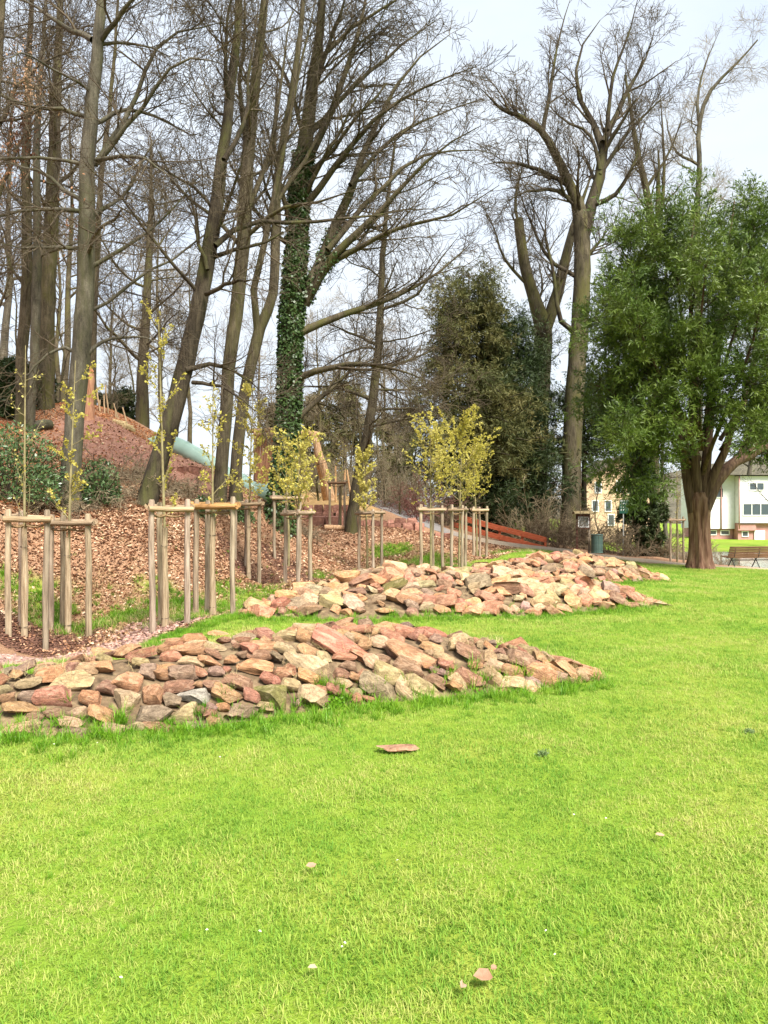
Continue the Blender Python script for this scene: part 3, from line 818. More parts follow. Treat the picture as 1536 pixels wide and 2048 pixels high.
M['earth'] = noise_mat('pile_earth', [(0.3, (0.07, 0.046, 0.026)), (0.55, (0.19, 0.13, 0.075)), (0.8, (0.33, 0.26, 0.14))], 9, bump=0.8, bscale=30, bdist=0.03, coord='Object')
def surf_normal(k, x, y):
    e = 0.12
    sx = (mound(k, x + e, y) - mound(k, x - e, y)) / (2 * e)
    sy = (mound(k, x, y + e) - mound(k, x, y - e)) / (2 * e)
    n_ = Vector((-float(sx), -float(sy), 1.0))
    n_.normalize()
    return n_
plabels = ['long low heap of orange and cream sandstone rocks nearest the camera', 'wide heap of orange sandstone rocks behind the nearest heap', 'farthest heap of pale sandstone rocks beside the gravel path']
rng = random.Random(11)
pile_objs = []
for k, p in enumerate(PILES):
    bx, by = np.mean(p['x']), float(np.interp(np.mean(p['x']), p['x'], p['y']))
    org = np.array([bx, by, h1(bx, by)])
    root = thing('stone_pile', plabels[k], 'stone pile', org, 'stone piles on the lawn')
    pile_objs.append((root, org))
    # earth core
    us = np.linspace(p['x'][0], p['x'][-1], 60)
    vv = np.linspace(-1.02, 1.02, 28)
    U, V = np.meshgrid(us, vv)
    YR = np.interp(U, p['x'], p['y'])
    Y = YR + np.where(V < 0, V * np.interp(U, p['x'], p['f']), V * np.interp(U, p['x'], p['b']))
    Z = hz(U, Y) + mound(k, U, Y) - 0.045 + 0.05 * (vnoise(U * 4, Y * 4, 2) - .5)
    ii = np.arange(U.size).reshape(U.shape)
    q = np.stack([ii[:-1, :-1], ii[:-1, 1:], ii[1:, 1:], ii[1:, :-1]], -1).reshape(-1, 4)
    put('earth_core', np_mesh('earth_core', np.stack([U, Y, Z], -1).reshape(-1, 3) - org, [q], M['earth']), root)
    def stone(pos, dims, rotq, colr):
        o = put('stone', ROCKS[rng.randrange(len(ROCKS))], root, np.array(pos) - org)
        o.rotation_mode = 'QUATERNION'
        o.rotation_quaternion = rotq
        o.scale = dims
        o.color = colr
        return o
    placed = []
    if k == 0:
        for px, py, w, h, a, cl in HAND:
            r_ = hit(0, px, min(py + h * 0.08, 1484))
            if r_ is None: continue
            pos, d = r_
            if w > 75: w, h = w * .88, h * .85
            Wd, Hd = w * d / FOC * 1.08, h * d / FOC * 1.1
            D = min(max(Hd * 0.95, Wd * 0.55), Wd * 1.1); T = max(Hd * 0.62, 0.05)
            nrm = surf_normal(0, pos[0], pos[1])
            fw = Vector((0, -1, 0.28)).normalized()
            q = Vector((0, 0, 1)).rotation_difference((nrm + Vector((0, -0.12, 0))).normalized())
            qa = Matrix.Rotation(math.radians(a), 3, fw * -1).to_quaternion()
            qz = Euler((rng.uniform(-.15, .15), rng.uniform(-.1, .1), rng.uniform(-.25, .25) + rng.choice((0, PI)))).to_quaternion()
            stone(pos + np.array(nrm) * T * rng.uniform(-.08, .1), (Wd, D, T), qa @ q @ qz, jit(SC[cl], rng))
            placed.append((pos[0], pos[1], 0.4 * (Wd + D) / 2))
    target, vlo, vhi = ((280, -0.97, 0.5), (298, -1.0, 0.6), (270, -1.0, 0.6))[k]
    tries = 0
    size0 = ((0.1, 0.27), (0.16, 0.52), (0.15, 0.46))[k]
    while len(placed) < target and tries < 14000:
        tries += 1
        fr = min(tries / 9000, 1)
        x = rng.uniform(p['x'][0] + .05, p['x'][-1] - .05)
        v_ = rng.uniform(vlo, vhi)
        y = float(np.interp(x, p['x'], p['y']) + v_ * np.interp(x, p['x'], p['f' if v_ < 0 else 'b']))
        if float(mound(k, x, y)) < 0.015: continue
        if k == 0 and v_ > 0.1:
            Wd = rng.uniform(.16, .34)
        else:
            Wd = (size0[0] + (size0[1] - size0[0]) * rng.random() ** (1.1 + 1.2 * fr)) * (1 - 0.45 * fr)
        R = Wd * 0.5
        sp = 0.52 if k else 0.58
        if any((x - a_) ** 2 + (y - b_) ** 2 < ((R + c_) * sp) ** 2 for a_, b_, c_ in placed): continue
        D, T = Wd * rng.uniform(.6, 1.0), Wd * rng.uniform(.3, .55)
        nrm = surf_normal(k, x, y)
        q = Vector((0, 0, 1)).rotation_difference((nrm + Vector((rng.uniform(-.45, .45), rng.uniform(-.5, .3), 0))).normalized())
        qz = Euler((rng.uniform(-.15, .15), rng.uniform(-.15, .15), rng.uniform(-.7, .7) + rng.choice((0, PI)))).to_quaternion()
        z = h1(x, y) + float(mound(k, x, y)) + T * (rng.uniform(.0, .2) if k == 0 else rng.uniform(.02, .25))
        cl = rng.choices('orbtywpgm', (40, 14, 14, 20, 8, 0, 2, 9, 2))[0]
        stone((x, y, z), (Wd, D, T), q @ qz, jit(SC[cl], rng, 0.16))
        placed.append((x, y, R))

# pebbles of the dry swale at the left
M['pebble'] = noise_mat('pebble', [(0.3, (0.2, 0.11, 0.085)), (0.55, (0.36, 0.22, 0.18)), (0.8, (0.5, 0.37, 0.31))], 6, rnd=0.45, rough=0.85)
pebs = []
for s in range(5):
    v, f = make_rock(300 + s, (1, .8, .5), planes=6, level=1, rough=0.02)
    pebs.append(np_mesh('pebble', v, [f], M['pebble']))
n = 16000
y = 7.0 + 6.2 * rs.rand(n); x = np.interp(y, _by, _bx) - 2.4 + 2.4 * rs.rand(n)
kp = rs.rand(n) < pebm(x, y) * 0.6
x, y = x[kp], y[kp]; n = len(x)
rot = np.stack([(rs.rand(n) - .5) * .8, (rs.rand(n) - .5) * .8, rs.rand(n) * 2 * PI], 1)
scatter('swale_pebbles', pebs, np.stack([x, y, hz(x, y) + .008], 1), rot, 0.03 + 0.085 * rs.rand(n) ** 2, 'pinkish pebbles lining the dry swale at the foot of the bank', 'pebbles')
# bark mulch round the stakes
M['mulch'] = noise_mat('mulch', [(0.3, (0.06, 0.03, 0.02)), (0.7, (0.22, 0.11, 0.075))], 6, rnd=0.4, rough=0.9)
chips = []
for s in range(3):
    v, f = make_rock(340 + s, (1, .35, .18), planes=4, level=1, rough=0.02)
    chips.append(np_mesh('mulch_chip', v, [f], M['mulch']))
n = 9000
bi = rs.randint(0, len(MULCH), n)
a = rs.rand(n) * 2 * PI; q = np.sqrt(rs.rand(n))
mu = np.array(MULCH)
x, y = mu[bi, 0] + mu[bi, 2] * q * np.cos(a), mu[bi, 1] + mu[bi, 2] * q * np.sin(a)
rot = np.stack([(rs.rand(n) - .5) * .8, (rs.rand(n) - .5) * .8, rs.rand(n) * 2 * PI], 1)
scatter('bark_mulch', chips, np.stack([x, y, hz(x, y) + .015], 1), rot, 0.04 + 0.07 * rs.rand(n), 'dark reddish bark mulch round the staked saplings', 'mulch')
# ------------------------------------------------------------------ trees: generator
def kids(P, R, n, t0, t1, ang, L, segs, trop, jitr, rfac, rmin, rs, bias=None, shrink=0.5, rmax=1.0, tip=0.3):
    """n children on each of the branches P (M,N,3): arrays of polylines and radii"""
    Mn, N, _ = P.shape
    ix = np.repeat(np.arange(Mn), n)
    tt = np.tile((np.arange(n)), Mn)
    t_ = t0 + (t1 - t0) * (tt + rs.rand(Mn * n)) / n
    f = np.clip(t_ * (N - 1), 0, N - 1.001)
    i0 = f.astype(int)
    w = (f - i0)[:, None]
    pos = P[ix, i0] * (1 - w) + P[ix, i0 + 1] * w
    tan = unit(P[ix, i0 + 1] - P[ix, i0])
    rad = R[ix, i0] * (1 - w[:, 0]) + R[ix, i0 + 1] * w[:, 0]
    u = unit(np.cross(tan, rs.randn(Mn * n, 3)))
    a = np.radians(ang) * (0.65 + 0.7 * rs.rand(Mn * n))
    d = np.cos(a)[:, None] * tan + np.sin(a)[:, None] * u
    if bias is not None:
        d = unit(d + np.array(bias) * 1.0)
    ln = L * (0.55 + 0.75 * rs.rand(Mn * n)) * (1 - shrink * (t_ - t0) / max(t1 - t0, 1e-6))
    r0 = np.clip(rad * rfac * (0.7 + 0.5 * rs.rand(Mn * n)), rmin, rmax)
    Q = np.empty((Mn * n, segs + 1, 3))
    Q[:, 0] = pos
    for s in range(segs):
        d = unit(d + np.array([0, 0, trop]) + jitr * rs.randn(Mn * n, 3))
        Q[:, s + 1] = Q[:, s] + d * (ln / segs)[:, None]
    RR = r0[:, None] * np.linspace(1, tip, segs + 1)[None] 
    return Q, np.maximum(RR, rmin * 0.7)

def merge(parts):
    v, f, n = [], [], 0
    for a, b in parts:
        v.append(a); f.append(b + n); n += len(a)
    return np.concatenate(v), np.concatenate(f)

def leaflets(P, per, L, Wd, rs, t0=0.0, spread=1.0, droop=0.0):
    """flat pointed leaflets on both sides of the polylines P"""
    Mn, N, _ = P.shape
    ix = np.repeat(np.arange(Mn), per)
    t_ = t0 + (1 - t0) * rs.rand(Mn * per)
    f = np.clip(t_ * (N - 1), 0, N - 1.001); i0 = f.astype(int); w = (f - i0)[:, None]
    pos = P[ix, i0] * (1 - w) + P[ix, i0 + 1] * w
    tan = unit(P[ix, i0 + 1] - P[ix, i0])
    u = unit(np.cross(tan, rs.randn(Mn * per, 3)))
    d = unit(tan * 0.7 + u * spread + np.array([0, 0, -droop]))
    s = unit(np.cross(d, rs.randn(Mn * per, 3)))
    l = (L * (0.6 + 0.8 * rs.rand(Mn * per)))[:, None]
    wd = (Wd * (0.6 + 0.8 * rs.rand(Mn * per)))[:, None]
    V = np.stack([pos, pos + d * l * 0.45 - s * wd * .5, pos + d * l, pos + d * l * 0.45 + s * wd * .5], 1).reshape(-1, 3)
    F = (np.arange(Mn * per) * 4)[:, None] + np.arange(4)[None]
    return V, F

def px_line(L, d, dd=0.0):
    """photograph polyline [(px, py, width px)] at depth d (+dd towards its end) -> points, radii"""
    n = len(L)
    pts, rad = [], []
    for i, a in enumerate(L):
        di = d + dd * i / max(n - 1, 1)
        pts.append(W(a[0], a[1], di))
        rad.append(a[2] / 2 * di / FOC)
    return np.array(pts), np.array(rad)

def bare_tree(name, label, d, trunk, limbs=(), seed=1, n=(14, 8, 7, 4), L=(4.2, 1.8, .85, .4), ang=(62, 48, 45, 42), trop=(.06, .05, .03, .0), bark='bark', twig='twig', t0=.3, bias=None, group=None, dd=0.0, flare=1.35, rtw=.0054, cut=False, jj=.13, cat='tree', limb_bark=None):
    rs = np.random.RandomState(seed)
    tp, tr = px_line(trunk, d, dd)
    gz = h1(tp[0, 0], tp[0, 1])
    org = np.array([tp[0, 0], tp[0, 1], gz])
    if flare:
        tp = np.vstack([[tp[0, 0] - (tp[1, 0] - tp[0, 0]) * .1, tp[0, 1], min(gz, tp[0, 2]) - .35], tp])
        tr = np.concatenate([[tr[0] * flare], tr])
    P, R = resample(tp, tr, 34)
    wob = np.cumsum(rs.randn(34, 3) * np.array([1, 1, 0.2]), axis=0)
    wob = (wob - np.linspace(0, 1, 34)[:, None] * wob[-1]) * (0.012 if not cut else .008)
    P = P + wob
    root = thing(name, label, cat, org, group)
    tv, tf = tube_arrays(P[None], R[None], 12)
    lump = 1 + 0.05 * np.sin(tv[:, 2] * 5 + seed) * np.sin(tv[:, 0] * 9 + tv[:, 1] * 7)
    ctr = np.repeat(P, 12, axis=0)
    ridge = 1 + (0.05 + 0.16 * np.exp(-np.maximum(tv[:, 2] - gz, 0) * 1.6)) * np.sin(np.tile(np.arange(12), 34) * PI + .3)
    tv = ctr + (tv - ctr) * (lump * ridge)[:, None]
    parts = [(tv, tf)]
    if cut:                              # sawn-off top
        c0 = len(tv) - 12
        ctop = P[-1] + (P[-1] - P[-2]) * 0.05
        tv = np.vstack([tv, ctop])
        parts = [(tv, np.vstack([tf, [[c0 + k, c0 + (k + 1) % 12, len(tv) - 1, len(tv) - 1] for k in range(12)]]))]
    N1 = 9
    LP, LR = [], []
    for lb in limbs:
        ln, ld = lb[0], lb[1]
        off = lb[2] if len(lb) > 2 else 0.0
        q, r_ = px_line(ln, d + off, ld)
        if off == 0 and len(lb) < 4: pass
        q, r_ = resample(q, r_, N1)
        q[1:] += rs.randn(N1 - 1, 3) * 0.02
        r_ = r_ * (1 - 0.72 * np.linspace(0, 1, N1) ** 2.5)
        LP.append(q); LR.append(r_)
    if LP:
        LP, LR = np.array(LP), np.array(LR)
        lparts = [tube_arrays(LP, LR, 7)]
    else:
        lparts = []
    Q1, R1 = kids(P[None], R[None], n[0], t0, .99, ang[0], L[0], N1 - 1, trop[0], jj, .3, .012, rs, bias, .45)
    lparts.append(tube_arrays(Q1, R1, 6))
    if len(LP):
        Q1, R1 = np.concatenate([Q1, LP]), np.concatenate([R1, LR])
    v, f = merge(parts if limb_bark else parts + lparts)
    put('trunk', np_mesh('trunk', v - org, [f], M[bark]), root)
    if limb_bark:
        v, f = merge(lparts)
        put('limbs', np_mesh('limbs', v - org, [f], M[limb_bark]), root)
    Q2, R2 = kids(Q1, R1, n[1], .18, 1, ang[1], L[1], 6, trop[1], jj, .5, .008, rs, bias)
    Q3, R3 = kids(Q2, R2, n[2], .12, 1, ang[2], L[2], 4, trop[2], jj, .55, rtw * 1.25, rs)
    tw = [tube_arrays(Q2, R2, 4), tube_arrays(Q3, R3, 3)]
    if n[3]:
        Q4, R4 = kids(Q3, R3, n[3], .15, 1, ang[3], L[3], 2, trop[3], .16, .6, rtw, rs, shrink=.3)
        tw.append(tube_arrays(Q4, R4, 3))
    v, f = merge(tw)
    put('crown', np_mesh('crown', v - org, [f], M[twig]), root)
    root['_top'] = 0
    del root['_top']
    return root, org, (P, R), (Q1, R1), (Q2, R2)

# ------------------------------------------------------------------ the large bare trees
G_T = 'tall bare trees on the bank'
bare_tree('beech_tree', 'tall grey-trunked bare beech, thickest trunk at the left on the bank', 16.0,
    [(140, 985, 42), (146, 900, 38), (152, 800, 37), (163, 700, 37), (172, 560, 35), (178, 420, 32), (184, 280, 29), (198, 120, 23), (208, -60, 17), (214, -260, 12), (216, -420, 5)],
    [([(190, 330, 12), (255, 228, 10), (319, 91, 8), (400, 55, 6), (456, 41, 4)], 1.0), ([(190, 330, 11), (283, 219, 9), (351, 128, 7), (419, 121, 5), (456, 132, 3)], -1.0),
     ([(182, 250, 10), (255, 219, 8), (328, 246, 7), (392, 273, 4)], 1.5), ([(190, 320, 9), (255, 312, 8), (300, 322, 7), (351, 365, 4)], -2), ([(180, 535, 10), (255, 492, 7), (319, 442, 6), (397, 356, 4)], .5),
     ([(165, 495, 9), (110, 497, 8), (60, 495, 7), (0, 490, 5)], -.8), ([(185, 80, 13), (130, 50, 10), (70, 15, 7), (0, -20, 5)], 1), ([(196, 90, 12), (240, 30, 9), (290, -30, 6), (350, -90, 4)], -1),
     ([(175, 710, 9), (215, 680, 7), (270, 672, 6), (330, 690, 4)], .6), ([(150, 705, 8), (115, 700, 6), (60, 740, 5), (30, 770, 3)], -.5), ([(178, 420, 10), (110, 360, 8), (40, 330, 6), (-40, 320, 4)], 1.2)],
    seed=3, n=(15, 9, 8, 3), L=(3.6, 1.7, .85, .36), ang=(66, 50, 45, 45), trop=(.0, -.01, -.015, .0), bark='bark_grey', t0=.28, group=G_T)
bare_tree('leaning_tree', 'dark-barked bare tree leaning right, rising behind the stakes', 16.6,
    [(290, 1015, 42), (318, 930, 38), (355, 810, 37), (378, 720, 35), (405, 600, 33), (428, 460, 30), (445, 330, 24), (462, 180, 19), (476, 40, 15), (480, -120, 11), (470, -300, 5)],
    [([(430, 492, 13), (472, 460, 11), (525, 446, 9), (606, 444, 8), (747, 432, 6), (852, 407, 4)], 2), ([(412, 588, 10), (465, 565, 8), (515, 558, 6)], -1), ([(372, 740, 12), (406, 729, 10), (451, 734, 8), (497, 762, 5), (540, 800, 3)], .6),
     ([(385, 765, 9), (430, 769, 7), (470, 788, 6), (520, 830, 3)], -.8), ([(415, 540, 9), (395, 470, 7), (385, 400, 6), (360, 330, 4)], .4), ([(448, 320, 12), (490, 240, 9), (500, 130, 7), (520, 0, 5)], 1.0), ([(458, 200, 10), (450, 100, 8), (470, -60, 5)], -1)],
    seed=5, n=(14, 9, 8, 3), L=(2.9, 1.5, .75, .33), ang=(60, 50, 45, 45), trop=(.04, .02, .0, .0), bark='bark_dark', t0=.3, group=G_T, dd=.6)
bare_tree('twin_tree', 'straight bare tree with brown-grey trunk, left stem of a pair above the slide', 20.0,
    [(440, 955, 26), (450, 850, 25), (460, 720, 26), (474, 600, 27), (488, 440, 27), (498, 290, 25), (512, 150, 20), (530, 0, 15), (540, -200, 8)],
    [([(490, 430, 12), (530, 330, 10), (560, 180, 8), (585, 20, 6)], 1), ([(496, 300, 12), (480, 180, 9), (490, 40, 7), (480, -100, 4)], -1), ([(485, 480, 10), (560, 420, 8), (650, 400, 6), (740, 370, 4)], -1.5)],
    seed=8, n=(10, 8, 7, 3), L=(3.4, 1.8, .9, .4), ang=(50, 45, 42, 42), trop=(.09, .05, .02, 0), t0=.4, group=G_T)
bare_tree('twin_tree', 'bare tree with forking pale stem, right stem of a pair above the slide', 20.8,
    [(474, 945, 24), (484, 830, 23), (500, 740, 23), (521, 655, 23), (545, 590, 19), (553, 450, 19), (562, 330, 17), (585, 190, 13), (605, 40, 10), (620, -150, 5)],
    [([(515, 665, 15), (503, 620, 15), (508, 570, 14), (530, 490, 13), (546, 400, 12), (575, 250, 10), (610, 100, 8), (640, -50, 5)], -.8), ([(556, 400, 10), (620, 300, 8), (680, 200, 6), (760, 110, 4)], 2)],
    seed=9, n=(9, 8, 7, 3), L=(3.0, 1.7, .9, .4), ang=(48, 45, 42, 42), trop=(.09, .05, .02, 0), t0=.45, group=G_T)
ivy_t = bare_tree('ivy_clad_tree', 'broad tree with ivy-wrapped trunk and sweeping bare limbs, centre of the view', 22.5,
    [(558, 1030, 46), (567, 940, 42), (575, 820, 40), (581, 700, 40), (588, 590, 40), (597, 470, 34), (606, 350, 34), (622, 210, 26), (640, 70, 18), (655, -110, 10), (665, -250, 4)],
    [([(605, 600, 28), (640, 530, 25), (672, 450, 21), (715, 340, 16), (760, 230, 12), (820, 130, 9), (900, 70, 5)], 1.5), ([(610, 610, 20), (660, 520, 18), (720, 460, 15), (800, 380, 11), (880, 300, 8), (960, 250, 5)], -1.5),
     ([(600, 665, 17), (650, 643, 15), (700, 625, 13), (770, 598, 11), (860, 555, 8), (950, 480, 5)], 1.0), ([(600, 755, 15), (650, 737, 13), (720, 728, 11), (800, 738, 8), (860, 765, 5)], -1.0), ([(595, 840, 12), (640, 795, 10), (690, 750, 8), (740, 700, 5)], .5),
     ([(612, 330, 17), (660, 230, 14), (700, 120, 11), (730, 0, 8), (740, -120, 5)], 1), ([(604, 420, 15), (680, 320, 12), (760, 230, 9), (860, 170, 7), (960, 130, 4)], -2), ([(615, 270, 13), (690, 190, 10), (780, 110, 8), (870, 40, 5)], 2.5),
     ([(640, 540, 14), (720, 490, 11), (800, 455, 9), (900, 430, 7), (1000, 370, 4)], -2.5), ([(655, 500, 13), (740, 400, 10), (830, 320, 8), (930, 300, 5), (1000, 310, 3)], 2.5), ([(596, 480, 13), (560, 380, 10), (550, 250, 8), (560, 100, 5)], -1), ([(700, 370, 10), (770, 290, 8), (850, 240, 6), (950, 200, 4)], 3),
     ([(620, 215, 12), (650, 110, 9), (690, 0, 7), (720, -100, 4)], -2), ([(630, 130, 10), (700, 60, 8), (790, 0, 6), (850, -40, 3)], .5)],
    seed=12, n=(11, 10, 9, 4), L=(4.2, 2.2, 1.0, .42), ang=(50, 42, 42, 42), trop=(.07, .03, .01, 0), bias=(.12, 0, 0), t0=.42, group=G_T, rtw=.0072)
bare_tree('slender_tree', 'slender bare tree leaning right beside the sandstone steps', 27.0,
    [(703, 1040, 23), (715, 960, 21), (733, 870, 20), (746, 790, 18), (757, 690, 16), (764, 570, 13), (770, 470, 10), (780, 370, 7), (790, 270, 4)],
    [([(745, 800, 8), (690, 780, 6), (630, 770, 5), (570, 790, 3)], .5), ([(750, 740, 8), (820, 720, 6), (880, 690, 4)], 1), ([(760, 620, 7), (830, 590, 6), (880, 520, 4), (920, 470, 3)], -1), ([(757, 690, 7), (690, 660, 5), (640, 640, 3)], 1)],
    seed=14, n=(18, 8, 8, 3), L=(3.2, 1.6, .8, .4), ang=(75, 55, 45, 45), trop=(.0, .0, .0, 0), t0=.22, group=G_T, rtw=.0075)
bare_tree('knobbly_tree', 'big pollarded bare tree with mossy trunk behind the notice board', 39.0,
    [(1140, 1098, 42), (1142, 1000, 38), (1145, 900, 38), (1150, 800, 38), (1158, 700, 36), (1164, 600, 34), (1166, 500, 33), (1160, 425, 30), (1142, 375, 20), (1112, 312, 17), (1082, 262, 14), (1060, 240, 10)],
    [([(1168, 470, 26), (1186, 400, 24), (1200, 350, 22), (1207, 285, 20), (1188, 250, 14), (1165, 210, 12), (1150, 170, 10), (1163, 95, 8), (1200, 40, 5)], .8), ([(1207, 285, 15), (1228, 240, 12), (1262, 170, 9), (1290, 120, 6), (1310, 60, 4)], 1.2),
     ([(1082, 262, 11), (1040, 235, 10), (1000, 215, 8), (960, 175, 5)], -.8), ([(1085, 265, 9), (1100, 190, 8), (1110, 110, 6), (1140, 0, 4)], .7), ([(1140, 375, 10), (1080, 340, 9), (1010, 325, 7), (965, 330, 4)], 0),
     ([(1150, 405, 9), (1110, 380, 8), (1050, 385, 6), (1000, 410, 3)], -1), ([(1200, 350, 10), (1250, 270, 8), (1300, 220, 6), (1340, 180, 3)], 1), ([(1185, 410, 12), (1230, 390, 9), (1270, 320, 7), (1290, 240, 4)], -1),
     ([(1164, 560, 10), (1100, 520, 8), (1060, 440, 6), (1030, 360, 4)], .5), ([(1150, 665, 12), (1120, 640, 10), (1108, 560, 8), (1090, 470, 6), (1060, 400, 4)], -.5), ([(1200, 340, 9), (1180, 270, 7), (1130, 240, 6), (1090, 200, 4)], .4), ([(1215, 260, 9), (1225, 160, 7), (1260, 60, 5), (1280, -20, 3)], -.6)],
    seed=21, limb_bark='bark_dark', n=(5, 9, 9, 4), L=(3.6, 2.6, 1.3, .55), ang=(45, 42, 42, 42), trop=(.12, .08, .05, .02), bark='bark_moss', twig='twig', t0=.62, rtw=.0105)
bare_tree('forked_tree', 'moss-green forked tree with one limb sawn off, left of the pollarded tree', 42.5,
    [(1072, 1060, 44), (1074, 950, 42), (1076, 850, 40), (1082, 740, 38), (1086, 660, 36), (1070, 600, 26), (1052, 540, 22), (1042, 480, 20), (1037, 438, 19)],
    [([(1086, 670, 28), (1108, 610, 25), (1130, 530, 22), (1146, 460, 18), (1165, 400, 13), (1190, 330, 8)], 1.0), ([(1040, 470, 7), (1030, 400, 6), (1045, 330, 4), (1035, 270, 3)], .5), ([(1060, 575, 7), (1010, 520, 6), (985, 450, 4), (960, 400, 3)], -.5)],
    seed=23, n=(8, 7, 7, 3), L=(2.6, 1.5, .8, .5), ang=(50, 45, 42, 42), trop=(.1, .06, .03, 0), bark='bark_moss', t0=.5, rtw=.009, cut=True)
G_B = 'trees standing higher on the wooded slope'
bare_tree('slope_tree', 'bare tree with mossy foot beside the fallen log, far left', 22.0,
    [(44, 815, 24), (46, 700, 22), (52, 600, 22), (54, 450, 20), (50, 300, 17), (56, 120, 12), (66, -80, 6)], seed=31, n=(11, 7, 6, 3), L=(3.0, 1.6, .8, .4), ang=(62, 48, 45, 45), trop=(.03, 0, 0, 0), bark='bark', t0=.3, group=G_B)
bare_tree('slope_tree', 'smooth pale-trunked bare tree just right of the mossy-footed tree', 21.0,
    [(58, 850, 19), (64, 740, 18), (69, 620, 18), (74, 480, 17), (76, 320, 14), (85, 140, 10), (96, -60, 5)], seed=32, n=(10, 7, 6, 3), L=(2.8, 1.6, .8, .4), ang=(60, 48, 45, 45), trop=(.04, 0, 0, 0), bark='bark_grey', t0=.35, group=G_B)
bare_tree('slope_tree', 'thick grey bare tree with yellow-green ivy on its right side', 25.0,
    [(93, 830, 34), (93, 720, 32), (97, 600, 31), (106, 450, 28), (112, 300, 24), (118, 120, 16), (125, -80, 8)], seed=33, n=(11, 7, 6, 3), L=(3.6, 1.8, .9, .4), ang=(58, 48, 45, 45), trop=(.05, 0, 0, 0), bark='bark_moss', t0=.35, group=G_B)
bare_tree('slope_tree', 'bare tree with flared foot standing on the ridge above the slide', 28.0,
    [(285, 878, 30), (285, 800, 25), (289, 700, 20), (296, 600, 17), (302, 480, 13), (305, 380, 8), (303, 280, 4)], seed=34, n=(18, 9, 8, 3), L=(3.4, 1.7, .8, .4), ang=(68, 50, 45, 45), trop=(.02, 0, 0, 0), t0=.25, group=G_B, rtw=.006)
bare_tree('slope_tree', 'thin bare tree rising right behind the beech trunk', 27.0,
    [(187, 850, 16), (186, 700, 15), (192, 520, 13), (206, 330, 10), (226, 150, 7), (240, -50, 4)], seed=35, n=(10, 7, 6, 3), L=(3.0, 1.6, .8, .4), ang=(60, 48, 45, 45), trop=(.03, 0, 0, 0), t0=.3, group=G_B, rtw=.006)
bare_tree('slope_tree', 'bare tree at the left picture edge with brown withered leaves', 19.0,
    [(-30, 860, 30), (-26, 700, 28), (-18, 500, 26), (-10, 300, 22), (0, 100, 16), (10, -100, 9)], [([(-14, 420, 10), (20, 330, 8), (60, 250, 6), (110, 190, 4)], .5), ([(-10, 260, 10), (40, 170, 8), (100, 120, 6), (170, 90, 4)], 1)],
    seed=36, n=(11, 7, 6, 3), L=(3.0, 1.6, .8, .4), ang=(62, 48, 45, 45), trop=(.02, 0, 0, 0), t0=.25, group=G_B)
bare_tree('far_tree', 'pale twisted bare tree far behind the yew, thin crown against the sky', 52.0,
    [(1398, 1080, 16), (1398, 800, 15), (1397, 560, 13), (1396, 420, 11), (1400, 330, 10), (1398, 260, 9), (1412, 200, 8), (1440, 160, 6), (1480, 120, 4), (1515, 80, 3)],
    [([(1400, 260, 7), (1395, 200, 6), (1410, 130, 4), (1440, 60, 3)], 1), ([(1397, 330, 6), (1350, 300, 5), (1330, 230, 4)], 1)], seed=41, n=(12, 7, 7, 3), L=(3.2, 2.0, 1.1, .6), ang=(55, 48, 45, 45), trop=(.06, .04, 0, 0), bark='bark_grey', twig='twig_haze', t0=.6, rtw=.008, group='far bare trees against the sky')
bare_tree('far_tree', 'pale bare tree with a sawn stub beside it, left above the yew', 46.0,
    [(1308, 1080, 20), (1306, 800, 18), (1304, 560, 16), (1300, 430, 15), (1288, 360, 13), (1272, 290, 10), (1262, 220, 7), (1250, 150, 4)],
    [([(1316, 520, 14), (1316, 430, 13), (1317, 360, 12), (1317, 300, 9)], .5), ([(1318, 460, 9), (1328, 360, 7), (1324, 260, 6), (1322, 190, 4)], 1.2), ([(1290, 380, 7), (1340, 300, 5), (1370, 220, 3)], -.5)], seed=42, n=(14, 8, 7, 3), L=(3.6, 2.0, 1.0, .6), ang=(50, 48, 45, 45), trop=(.08, .04, 0, 0), bark='bark_moss', twig='twig', t0=.5, rtw=.008, group='far bare trees against the sky')

# ivy on the central tree and on two others
def ivy(root, org, P, R, n, k0, k1, size, mat, seed, extra=0.09, side=None):
    rs = np.random.RandomState(seed)
    f = k0 + (k1 - k0) * rs.rand(n) ** 0.9
    f = np.clip(f * (len(P) - 1), 0, len(P) - 1.001); i0 = f.astype(int); w = (f - i0)[:, None]
    c = P[i0] * (1 - w) + P[i0 + 1] * w
    r = R[i0]
    a = rs.rand(n) * 2 * PI if side is None else side + rs.randn(n) * 0.9
    out = np.stack([np.cos(a), np.sin(a), 0 * a], 1)
    lump = 0.5 + 1.4 * vnoise(a * 1.2 + seed, c[:, 2] * 1.5, 2)
    p = c + out * (r + extra * lump * rs.rand(n))[:, None]
    d = unit(out * 0.5 + rs.randn(n, 3) * 0.5 + np.array([0, 0, -.7]))
    s = unit(np.cross(d, out + 0.5 * rs.randn(n, 3)))
    l = (size * (0.6 + 0.8 * rs.rand(n)))[:, None]
    V = np.stack([p, p + d * l * .45 - s * l * .42, p + d * l, p + d * l * .45 + s * l * .42], 1).reshape(-1, 3)
    F = (np.arange(n) * 4)[:, None] + np.arange(4)
    return put('ivy', np_mesh('ivy', V - org, [F], M[mat], smooth=False), root)
M['ivy'] = leaf_mat('ivy', [(0.3, (0.02, 0.045, 0.012)), (0.5, (0.05, 0.09, 0.025)), (0.75, (0.11, 0.155, 0.045))], trans=0.15, wscale=1.5, perobj=0, spec=0.4, rough=0.4, wmix=0.45)
M['ivy_yellow'] = leaf_mat('ivy_yellow', [(0.3, (0.1, 0.11, 0.02)), (0.7, (0.25, 0.26, 0.06))], trans=0.2, wscale=1.5, perobj=0)
root, org, (P_, R_), (Q1_, R1_), _ = ivy_t
